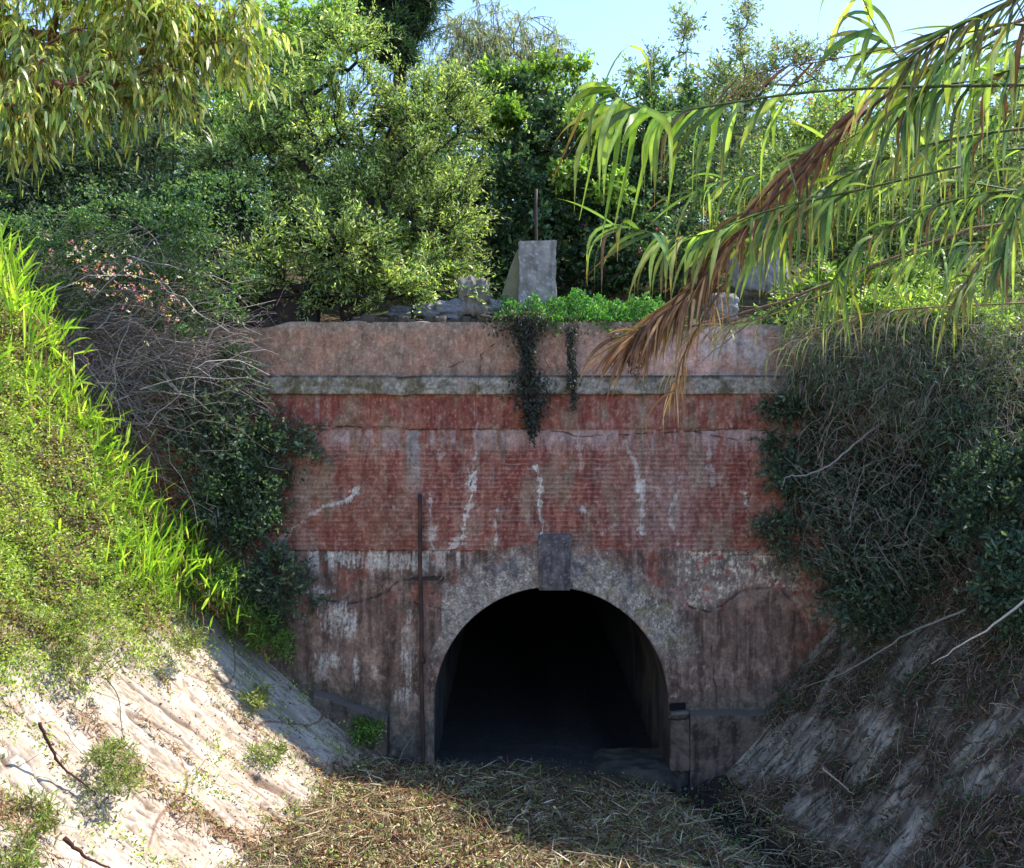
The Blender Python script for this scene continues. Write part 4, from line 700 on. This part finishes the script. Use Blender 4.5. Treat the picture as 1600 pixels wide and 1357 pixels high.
# ------------------------------------------------------------------ litter on the floor and the lower banks
def litter(name, label, p, nn, ln, w, pal, flat=.25, dr=.3, mat=None, up=.0):
    n = len(p); d = R.normal(size=(n, 3)); d = d - nn * np.sum(d * nn, 1, keepdims=True); d = nrm(d) + nn * (R.normal(size=(n, 1)) * flat + up); side = nrm(np.cross(nrm(d), nn) + R.normal(size=(n, 3)) * .35)
    mb = MB(); mb.blades(p, d, R.uniform(*ln, n), R.uniform(*w, n), jcol(pal, n, .28), droop=R.uniform(0, dr, n), seg=3, side=side); return tag(mb.build(name, mat or M_DRY), label, 'litter', kind='stuff')
n = 46000; x = R.uniform(-4.3, 5.2, n); y = R.uniform(11.5, 16.9, n); dn_ = ss(-.5, -.1, fbm(x * 1.4, y * 1.4, 3, 212)) * ss(16.9, 16.3, y + .2 * noise(x * 2, y, 210)); dn_ *= 1 - .93 * np.exp(-((x - 2.95 - .3 * (16.5 - y) - .25 * noise(y * 1.3, x, 96)) / .62) ** 2); dn_ *= np.maximum(ss(16.2, 15.6, y), ss(.8, .3, x)); k = R.random(n) < dn_; x, y = x[k], y[k]; n = len(x)
z = floor_z(x, y) + R.random(n) * .10 + .10 * np.clip(fbm(x * 1.2, y * 1.2, 3, 211), 0, 1); nn = np.tile([0, 0, 1.], (n, 1)); lit = x < 99
litter('cut_reed_litter', 'mat of cut dry reeds and grass covering the floor of the cutting', np.stack([x, y, z], -1), nn, (.12, .5), (.008, .022), G((176, 156, 122), (146, 124, 94), (112, 86, 64), (112, 112, 76), (206, 192, 160), (132, 128, 106), (86, 62, 46), (100, 74, 54)), .25)
n = 5000; x = R.uniform(-3.6, 4.5, n); y = R.uniform(12, 16.6, n); z = floor_z(x, y) + .12; mb = MB()
mb.leaves(np.stack([x, y, z], -1), R.normal(size=(n, 3)) + [0, 0, .5], R.uniform(.03, .07, n), .03, jcol(G((120, 150, 60), (100, 128, 56), (96, 66, 46), (140, 100, 66)), n)); tag(mb.build('fallen_leaf_litter', M_LEAF), 'small green and brown leaves scattered over the cut reeds', 'litter', kind='stuff')
n = 3600; x = -1.45 + .1 * (13.6 - 13.6) + R.normal(size=n) * .72; y = 13.6 + R.normal(size=n) * 1.15; k = (y > 11.8) & (y < 16.2) & (R.random(n) < ss(-.35, .1, fbm(x * 1.6, y * 1.6, 3, 215))); x, y = x[k], y[k]; n = len(x); z = floor_z(x, y) + .04 + R.random(n) * .10; q = np.stack([x, y, z], -1); a = R.normal(size=(n, 3)) * [1, .8, .22]; mb = MB()
mb.sticks(q, q + nrm(a) * R.uniform(.15, .75, (n, 1)), R.uniform(.004, .011, n), jcol(G((120, 84, 60), (92, 66, 50), (166, 136, 100), (200, 180, 146), (76, 54, 44), (150, 146, 104)), n, .3), sag=R.uniform(-.08, .04, n), seg=4, wob=.03); tag(mb.build('vine_litter', M_BARK), 'heap of brown pulled vines and stalks at the foot of the sunlit bank', 'litter', kind='stuff')
mb = MB(); k = 5000; j = R.integers(0, n, k); mb.leaves(q[j] + R.normal(size=(k, 3)) * [.12, .12, .03] + [0, 0, .04], R.normal(size=(k, 3)) + [0, 0, .3], R.uniform(.04, .10, k), R.uniform(.02, .05, k), jcol(G((120, 78, 54), (150, 108, 74), (84, 56, 42), (176, 148, 104), (124, 148, 62), (142, 168, 74), (206, 184, 146)), k, .3)); tag(mb.build('dead_leaf_litter', M_DRY), 'curled brown leaves in the heap of pulled vines', 'litter', kind='stuff')
# left bank toe litter, brown leaf drifts in the joints
def dLb(px, py, u, v): return np.clip(1.3 * ss(1.3, .6, u + .8 * fbm(v * 1.3, u, 3, 220) + .15 * np.abs(v - 2.0)) + .75 * ss(.12, .32, fbm(v * 1.5, u * .55, 4, 45)) * ss(6, 5, u), 0, 1)
p, nn, px, py, u, v = bank_scatter(LB, 62000, .0, 7, 0, 8, dLb); kk = (R.random(len(p)) < .65); p, nn = p[kk], nn[kk]; p = p + nn * (R.random((len(p), 1)) * .07); litter('dry_leaf_litter', 'brown and straw coloured litter lying on the pale stone slope', p, nn, (.06, .24), (.008, .022), G((150, 112, 78), (120, 84, 58), (176, 150, 110), (92, 64, 46), (140, 130, 90)), .3)
def clods(name, label, p, size, pal, mat):
    n = len(p); o = np.array([[1, 0, 0], [0, 1, 0], [-1, 0, 0], [0, -1, 0], [0, 0, 1], [0, 0, -1.]]); v = o[None] * R.uniform(.45, 1.2, (n, 6, 1)) + R.normal(size=(n, 6, 3)) * .15
    a = R.uniform(0, 6.3, n); c_, s_ = np.cos(a), np.sin(a); v = np.stack([v[..., 0] * c_[:, None] - v[..., 1] * s_[:, None], v[..., 0] * s_[:, None] + v[..., 1] * c_[:, None], v[..., 2] * .7], -1)
    v = p[:, None] + v * size[:, None, None]; idx = np.arange(n * 6).reshape(n, 6); f = np.array([[0, 1, 4], [1, 2, 4], [2, 3, 4], [3, 0, 4], [1, 0, 5], [2, 1, 5], [3, 2, 5], [0, 3, 5]])
    mb = MB(); mb.add(v, [idx[:, f].reshape(-1, 3)], np.repeat(jcol(pal, n, .25), 6, 0)); return tag(mb.build(name, mat), label, 'gravel', kind='stuff')
p, nn, px, py, u, v = bank_scatter(LB, 16000, .2, 7, 0, 8.4, lambda px, py, u, v: .08 + ss(-.1, .25, fbm(v * 1.5, u * .9, 3, 260))); clods('gravel', 'chips of stone and clods of earth on the sunlit slope', p + nn * .004, .006 + .022 * R.random(len(p)) ** 4, G((150, 128, 108), (116, 92, 72), (176, 160, 144), (92, 70, 54)), M_STONE)
p, nn, px, py, u, v = bank_scatter(RB, 16000, .0, 6.5, 0, 8.4, lambda px, py, u, v: .08 + ss(-.1, .25, fbm(v * 1.5, u * .9, 3, 261))); clods('gravel', 'chips of stone and clods of earth on the shaded slope', p + nn * .004, .008 + .026 * R.random(len(p)) ** 4, G((140, 126, 118), (100, 86, 76), (164, 150, 142), (80, 66, 58)), M_STONE)
n = 2600; x = R.uniform(-2.6, 4.6, n); y = R.uniform(12, 17.3, n); clods('gravel', 'muddy stones lying in the channel and before the tunnel', np.stack([x, y, floor_z(x, y) + .01], -1), .012 + .06 * R.random(n) ** 5, G((84, 76, 70), (64, 56, 52), (108, 98, 90)), M_STONE)
def dRb(px, py, u, v): return np.clip(.10 + ss(-.05, .2, fbm(v * .7, u * .45, 4, 75) + .3 * fbm(v * 2.5, u * .7, 3, 76)) + ss(3.6, 5, u), 0, 1) * (1 - .8 * ss(.3, .0, v))
p, nn, px, py, u, v = bank_scatter(RB, 90000, .0, 10, 0, 8, dRb); vis = px < 1680; p, nn, u = p[vis], nn[vis], u[vis]; p = p + nn * (R.random((len(p), 1)) * .10)
litter('dry_grass_litter', 'shaded litter of dead grass over the right stone bank', p, nn, (.08, .32), (.007, .018), G((136, 116, 98), (108, 90, 76), (86, 68, 58), (92, 92, 72), (166, 150, 130), (70, 80, 58), (120, 84, 62)), .4)
m = 2600; k = R.integers(0, len(p), m); dq = R.normal(size=(m, 3)) * [1, .6, 1]; dq -= nn[k] * (np.sum(dq * nn[k], 1, keepdims=True) - .15); mb = MB(); mb.sticks(p[k] + nn[k] * .05, p[k] + nn[k] * .08 + nrm(dq) * R.uniform(.12, .55, (m, 1)), R.uniform(.003, .008, m), jcol(G((150, 134, 120), (116, 98, 86), (90, 72, 62)), m), seg=3, wob=.015); tag(mb.build('twig_litter', M_BARK), 'thin dead twigs strewn over the shaded right bank', 'litter', kind='stuff')
k = (R.random(len(p)) < .28 * ss(-.3, .2, fbm(p[:, 1] * 1.2, p[:, 2] * 1.2, 3, 251))) & (u > 1.0); m = k.sum(); mb = MB(); mb.leaves(p[k] + nn[k] * .08, nn[k] + R.normal(size=(m, 3)) * .8, R.uniform(.04, .09, m), R.uniform(.02, .04, m), jcol(G((66, 94, 58), (82, 112, 66), (58, 80, 56)), m)); tag(mb.build('undergrowth', M_LEAF), 'dark small leaved undergrowth on the shaded right bank', 'undergrowth', kind='stuff')
# hanging dry grass over the right bank
n = 7500; px_ = 1640 - 410 * R.random(n) ** .75; py_ = np.interp(px_, [1230, 1400, 1640], [520, 500, 470]) + R.random(n) ** 1.2 * np.interp(px_, [1230, 1400, 1640], [50, 160, 300]); Y_ = np.interp(px_, [1230, 1640], [16.6, 14.6]) - R.random(n) * .5 - (py_ - 500) / 300 * .6
q = P(px_, py_, Y_).T; q = q + R.normal(size=(n, 3)) * [.1, .25, .22]; d = R.normal(size=(n, 3)) + [-.35, -.35, -.1]; mb = MB()
mb.blades(q, d, R.uniform(.12, .5, n), R.uniform(.005, .013, n), jcol(G((134, 126, 110), (104, 96, 84), (82, 98, 72), (146, 132, 110), (70, 86, 62), (92, 110, 72)), n, .35), droop=R.uniform(.0, 1.3, n), seg=5); tag(mb.build('dry_grass', M_DRY), 'grey tangle of dead grass hanging down the right bank', 'grass', kind='stuff')
n = 800; px_ = 1640 - 400 * R.random(n) ** .8; py_ = R.uniform(500, 880, n); Y_ = np.interp(px_, [1230, 1640], [16.3, 13.9]) - (py_ - 500) / 300 * .5; q = P(px_, py_, Y_).T; a = R.uniform(-1.4, -.2, n) * np.where(R.random(n) < .6, 1, -1) 
mb = MB(); mb.sticks(q, q + np.stack([np.cos(a), R.normal(size=n) * .2, np.sin(a)], -1) * R.uniform(.3, 1.1, (n, 1)), R.uniform(.002, .006, n), jcol(G((150, 138, 124), (120, 108, 96)), n), sag=R.uniform(-.25, .15, n), seg=6, wob=.03)
tag(mb.build('dead_stems', M_BARK), 'thin dead grey stems tangled through the grass on the right bank', 'undergrowth', kind='stuff')

# ------------------------------------------------------------------ reeds hanging in from the right
def strip_leaf(mb, q, d, ln, w, c, c2, droop, N=1): mb.blades(q, d, ln, w, c, droop=droop, seg=9, col2=c2, fold=.22, side=nrm(np.cross(nrm(d), [0.2, 1, .25]) + R.normal(size=(len(q), 3)) * .45), basew=.7)
PR = G((118, 148, 66), (142, 168, 76), (84, 116, 62), (160, 176, 90), (72, 98, 66)); PB = G((140, 96, 62), (120, 78, 52), (160, 118, 78), (104, 70, 52)); PT = G((150, 150, 60), (140, 100, 50), (130, 150, 56))
def reed(label, pts, Y0, Y1, r, nl, ln, w, droop, pal=PR, col=None, start=.1, name='reed', updn=.0, mat=None, dead=0, spread=.5, tipfan=0, dn=-.2):
    path = np.array([P(a, b, Y0 + (Y1 - Y0) * i / (len(pts) - 1)) for i, (a, b) in enumerate(pts)]); sp = smooth_path(path, 10); root = empty(name, sp[0], label, 'reed'); m = len(sp); mb = MB(); col = L(96, 104, 56) if col is None else col
    rad = r * (1 - .75 * np.linspace(0, 1, m)); nodek = 1 + .25 * (np.arange(m) % 5 == 0); mb.tube(sp, rad * nodek, col, 7); mb.build('stem', M_REED if mat is None else mat, root, True)
    nl = int(nl * 1.3); t = start + (1 - start) * np.linspace(0, 1, nl) ** .9; idx = np.clip((t * (m - 1)).astype(int), 0, m - 1); q = sp[idx]; tan = nrm(np.gradient(sp, axis=0))[idx]
    d = nrm(tan * .75 + R.normal(size=(nl, 3)) * spread * [1, .8, 1] + [-.1, 0, dn - .35 * R.random() * 1]); c = jcol(pal, nl, .4); c2 = jcol(PT if mat is None else pal, nl, .15); mb = MB(); strip_leaf(mb, q, d, R.uniform(*ln, nl), w * .8 * R.uniform(.45, 1.25, nl), c, c2, R.uniform(droop[0] * .45, droop[1] * .7, nl)); mb.build('foliage', M_REED if mat is None else mat, root)
    if dead:
        k = R.integers(0, m, dead); mb = MB(); dd = nrm(nrm(np.gradient(sp, axis=0))[k] + R.normal(size=(dead, 3)) * .5 + [0, 0, -.3]); strip_leaf(mb, sp[k], dd, R.uniform(ln[0] * .5, ln[1] * .8, dead), w * R.uniform(.3, .7, dead), jcol(PB, dead), jcol(PB, dead), R.uniform(1., 2.2, dead)); mb.build('dead_foliage', M_DRY, root)
    return root
reed('long green reed arching left across the picture with hanging leaves', [(1680, 132), (1400, 137), (1250, 146), (1130, 163), (1040, 176), (985, 165), (945, 128)], 6.2, 5.8, .011, 26, (.45, .8), .055, (1.3, 2.6), start=.35, dead=3)
# the fan of long leaves at its tip
for i, (x0, y0, x1, y1, w, lab) in enumerate([(950, 125, 860, 290, .03, 'narrow leaf tipped brown, outermost of the hanging fan'), (960, 130, 905, 345, .03, 'second hanging leaf from the left in the fan'), (985, 160, 938, 385, .05, 'broad hanging leaf in the middle of the fan'), (1010, 165, 958, 365, .05, 'broad pale leaf right of the middle of the fan'), (1035, 175, 983, 360, .045, 'long narrow leaf last but one in the fan'), (1068, 178, 1040, 345, .035, 'thin leaf hanging straight at the right of the fan'), (1130, 165, 1100, 300, .06, 'wide grey green leaf hanging alone right of the fan'), (1210, 160, 1208, 240, .05, 'short leaf hanging from the middle of the long reed')]):
    Y = 5.85 + .04 * i; a = P(x0, y0, Y); b = P(x1, y1, Y + .05); mid = a * .5 + b * .5 + np.array([-.0, 0, .09]); sp = smooth_path([a, a * .8 + b * .2 + [-.03, 0, .05], mid, b], 5); m = len(sp); t = np.linspace(0, 1, m); ww = w * .5 * np.minimum(1, .5 + t * 3) * (1 - t ** 2.2) + .0015; tn = nrm(np.gradient(sp, axis=0)); sv = nrm(np.cross(tn, [0.3, 1, .1])) * ww[:, None]; nv = np.cross(nrm(sv), tn) * ww[:, None] * .3
    c = mixc(L(120, 156, 58), L(150, 172, 74) if i != 0 else L(150, 90, 56), ss(.3, 1, t)); mb = MB(); mb.grid(np.stack([sp - sv + nv, sp, sp + sv + nv], 1), np.repeat(c[:, None], 3, 1)); o = mb.build('reed_leaf', M_REED); tag(o, lab, 'leaf', 'fan of long leaves at the tip of the green reed')
reed('bundle of dead brown reeds slanting down to the portal top', [(1700, -60), (1500, 50), (1380, 140), (1250, 250), (1160, 340), (1090, 430), (1030, 500), (975, 530)], 6.8, 6.4, .018, 120, (.3, .6), .030, (.3, 1.4), pal=PB, col=L(112, 80, 58), mat=M_DRY, spread=.28, start=.2)
reed('dead brown reed lying along the slanting bundle', [(1700, -20), (1420, 125), (1260, 262), (1150, 370), (1075, 460), (1000, 515)], 6.7, 6.35, .016, 90, (.25, .55), .026, (.5, 1.8), pal=PB, col=L(98, 70, 52), mat=M_DRY, spread=.3, start=.3)
reed('hanging straw reed with orange dead leaves before the string course', [(1140, 430), (1110, 480), (1080, 530), (1060, 580), (1055, 610)], 6.5, 6.5, .008, 44, (.2, .45), .014, (1.5, 3), pal=G((176, 120, 70), (150, 104, 66), (190, 150, 100)), col=L(130, 94, 62), mat=M_DRY, spread=.6, start=.05)
reed('green reed leaning down to the left below the dead bundle', [(1500, 260), (1330, 300), (1200, 330), (1080, 370), (960, 352)], 6.6, 6.3, .010, 46, (.35, .65), .036, (.6, 2.2), start=.2, dead=6)
reed('thick green reed at the centre of the hanging mass', [(1700, 190), (1500, 215), (1380, 250), (1280, 300), (1180, 380)], 7.0, 6.6, .012, 52, (.4, .75), .045, (1., 2.4), start=.15, dead=10)
reed('upper green reed with broad leaves against the sky', [(1700, 60), (1560, 40), (1450, 110), (1380, 60), (1340, -20)], 6.2, 6.2, .011, 26, (.4, .7), .06, (.6, 1.8), start=.2, dead=4)
reed('dark palm like reed top in the upper right corner', [(1750, -120), (1650, -40), (1560, 10), (1480, 50), (1420, 90)], 5.6, 5.6, .010, 64, (.3, .55), .022, (.2, 1.2), pal=G((74, 92, 46), (92, 84, 56), (60, 76, 44)), start=.2, spread=.6)
reed('reed with rust coloured hanging leaves near the right edge', [(1700, 100), (1600, 105), (1530, 125), (1450, 140), (1400, 190)], 6.4, 6.2, .010, 30, (.4, .75), .045, (1.6, 2.8), start=.1, dead=14)
reed('lower green reed hanging before the sunlit shrubs', [(1700, 300), (1560, 300), (1440, 330), (1350, 380), (1300, 440)], 7.2, 6.9, .010, 46, (.3, .6), .034, (1., 2.4), start=.1, dead=10)
reed('rightmost hanging green reed at the picture edge', [(1720, 180), (1640, 240), (1590, 330), (1560, 420)], 6.6, 6.4, .010, 40, (.35, .65), .038, (1., 2.4), start=.05, dead=10)
reed('short leaning reed crossing behind the long green one', [(1560, 60), (1420, 150), (1330, 215), (1240, 250)], 6.9, 6.9, .009, 34, (.3, .6), .04, (.6, 2.0), start=.1, dead=6)
reed('thin red brown reed reaching left against the sky', [(1660, 20), (1420, 70), (1290, 95), (1210, 108), (1150, 126)], 6.1, 6.1, .006, 8, (.2, .4), .02, (.1, .6), pal=PB, col=L(120, 80, 56), mat=M_DRY, spread=.15, start=.5)
reed('low dry reed with a green tip over the right end of the parapet', [(1700, 470), (1500, 478), (1400, 485), (1320, 500), (1225, 545)], 8.0, 7.8, .009, 40, (.2, .45), .016, (.8, 2.2), pal=G((150, 134, 104), (126, 104, 78), (140, 150, 80)), col=L(140, 116, 84), mat=M_DRY, start=.3)
reed('dead straw reed ending before the parapet', [(1300, 455), (1180, 500), (1080, 510), (980, 512)], 6.7, 6.5, .007, 40, (.2, .4), .014, (.5, 1.8), pal=G((150, 140, 84), (134, 110, 74), (120, 140, 70)), col=L(136, 116, 76), mat=M_DRY, start=.3, spread=.4)

for lab, pts, ya, yb, nl, pal in (
        ('green reed deep in the hanging mass under the long green one', [(1700, 225), (1500, 240), (1320, 255), (1170, 275), (1080, 300)], 8.6, 8.2, 48, PR), ('grey green reed deep in the hanging mass', [(1720, 330), (1540, 290), (1400, 280), (1270, 330), (1180, 400)], 8.8, 8.4, 50, PR),
        ('pale reed behind the rust coloured leaves', [(1720, 160), (1600, 170), (1500, 200), (1420, 270)], 8.2, 8.0, 40, PR), ('low pale green reed before the crest shrubs', [(1720, 400), (1580, 380), (1460, 390), (1360, 420), (1270, 450)], 8.6, 8.4, 46, PR),
        ('reed hanging in the top right among dark leaves', [(1720, 20), (1600, 60), (1500, 90), (1400, 130)], 7.6, 7.6, 36, PR), ('dry reed hanging at the right edge above the grass tangle', [(1720, 260), (1620, 300), (1540, 400), (1500, 460)], 7.6, 7.4, 40, G((140, 120, 84), (120, 96, 68), (130, 140, 80)))):
    reed(lab, pts, ya, yb, .010, nl, (.35, .7), .034, (.8, 2.4), pal=pal, start=.08, dead=8)

def branch(label, pts, Y0, Y1, r, col, twigs=0, name='bare_branch', cat='branch'):
    path = np.array([P(a, b, Y0 + (Y1 - Y0) * i / (len(pts) - 1)) for i, (a, b) in enumerate(pts)]); sp = smooth_path(path, 7); sp[1:-1] += R.normal(size=(len(sp) - 2, 3)) * r * .35; mb = MB(); mb.tube(sp, r * (1 - .7 * np.linspace(0, 1, len(sp))), col, 7)
    if twigs:
        k = R.integers(2, len(sp), twigs); tn = nrm(np.gradient(sp, axis=0))[k]; d = nrm(tn + R.normal(size=(twigs, 3)) * .5); mb.sticks(sp[k], sp[k] + d * R.uniform(8, 26, (twigs, 1)) * r, r * .3, col, seg=3, wob=r * .5)
    return tag(mb.build(name, M_BARK), label, cat)
branch('long bare brown branch crossing from the right edge to the parapet', [(1680, 330), (1520, 358), (1400, 400), (1250, 462), (1150, 492), (1060, 515), (950, 550)], 7.4, 7.2, .016, L(124, 98, 80), 10)
branch('thinner grey branch just under the long brown one', [(1260, 460), (1180, 500), (1120, 545), (1085, 575)], 7.5, 7.5, .007, L(110, 96, 88), 4)
branch('crooked pale branch hanging before the dark shrub at the right', [(1400, 645), (1340, 690), (1300, 725), (1262, 742), (1232, 745), (1222, 760)], 15.6, 15.4, .022, L(150, 136, 130), 3)
branch('long pale fallen cane lying on the right bank', [(1510, 952), (1420, 990), (1330, 1045), (1255, 1075)], 13.6, 15.0, .018, L(128, 124, 116), 0, 'fallen_cane', 'cane')
branch('pale straight cane leaning at the right edge', [(1620, 925), (1540, 985), (1455, 1038)], 11.9, 12.5, .018, L(190, 182, 172), 0, 'fallen_cane', 'cane')
branch('short pale cane low on the right bank', [(1285, 1200), (1310, 1222), (1335, 1242)], 13.4, 13.2, .016, L(160, 148, 130), 0, 'fallen_cane', 'cane')
branch('dark curved stick lying on the pale stone slope', [(62, 1130), (85, 1180), (110, 1210), (150, 1240)], 11.35, 11.7, .022, L(66, 44, 38), 3, 'fallen_stick', 'stick')
branch('dark stick in the bottom left on the stone', [(100, 1310), (130, 1335), (175, 1360)], 10.4, 10.7, .028, L(72, 46, 38), 0, 'fallen_stick', 'stick')
branch('thin dark twig curving at the left edge over ground cover', [(10, 760), (28, 790), (30, 820), (0, 842)], 12.6, 12.4, .010, L(80, 62, 50), 2, 'bare_twig', 'twig')
branch('broken plank like stump at the top of the stone slope', [(305, 905), (325, 940), (345, 965)], 15.95, 16.1, .05, L(112, 82, 60), 0, 'stump', 'stump')
branch('small upright twig before the wall left of the pipe', [(622, 1195), (632, 1170), (646, 1150)], 16.5, 16.5, .010, L(134, 122, 112), 2, 'bare_twig', 'twig')
for i, (a, b, lab) in enumerate((((1035, 1285), (1060, 1250), 'short pale cane sticking up from the litter left of the wet patch'), ((980, 1275), (1003, 1249), 'pale straw sticking up from the litter before the opening'), ((640, 1290), (760, 1325), 'flattened cane lying in the sunlit litter'), ((770, 1262), (820, 1240), 'grey cane lying in the litter before the tunnel'), ((1060, 1290), (1130, 1278), 'cane lying beside the wet patch'), ((880, 1330), (990, 1345), 'long cane lying in the litter at the bottom'), ((1130, 1345), (1200, 1310), 'pale cane lying at the bottom right of the litter'))):
    Yb = EYE * F / (np.array([a[1], b[1]]) - 678.5) * .975; branch(lab, [a, ((a[0] + b[0]) / 2, (a[1] + b[1]) / 2 - 1), b], Yb[0], Yb[0] - .05 if i < 2 else Yb[1], .013, L(158, 142, 112), 0, 'fallen_cane', 'cane')
# arching stems over the left weeds
branch('dark arching grass stem on the stone slope', [(165, 1060), (185, 1090), (192, 1150), (212, 1180)], 12.4, 12.2, .008, L(70, 76, 44), 0, 'bare_twig', 'twig')

# far grey hill beyond the reeds
mb = MB(); X, Y = np.meshgrid(np.linspace(95, 260, 60), np.linspace(190, 300, 30), indexing='ij'); Z = 20 + 68 * np.exp(-((X - 150) / 38) ** 2 - ((Y - 240) / 40) ** 2) * (1 + .35 * fbm(X / 14, Y / 14, 4, 240)); mb.grid(np.stack([X, Y, Z], -1), L(120, 122, 130)); tag(mb.build('hill', M_EARTH), 'grey rocky hill far behind the reeds', kind='structure')
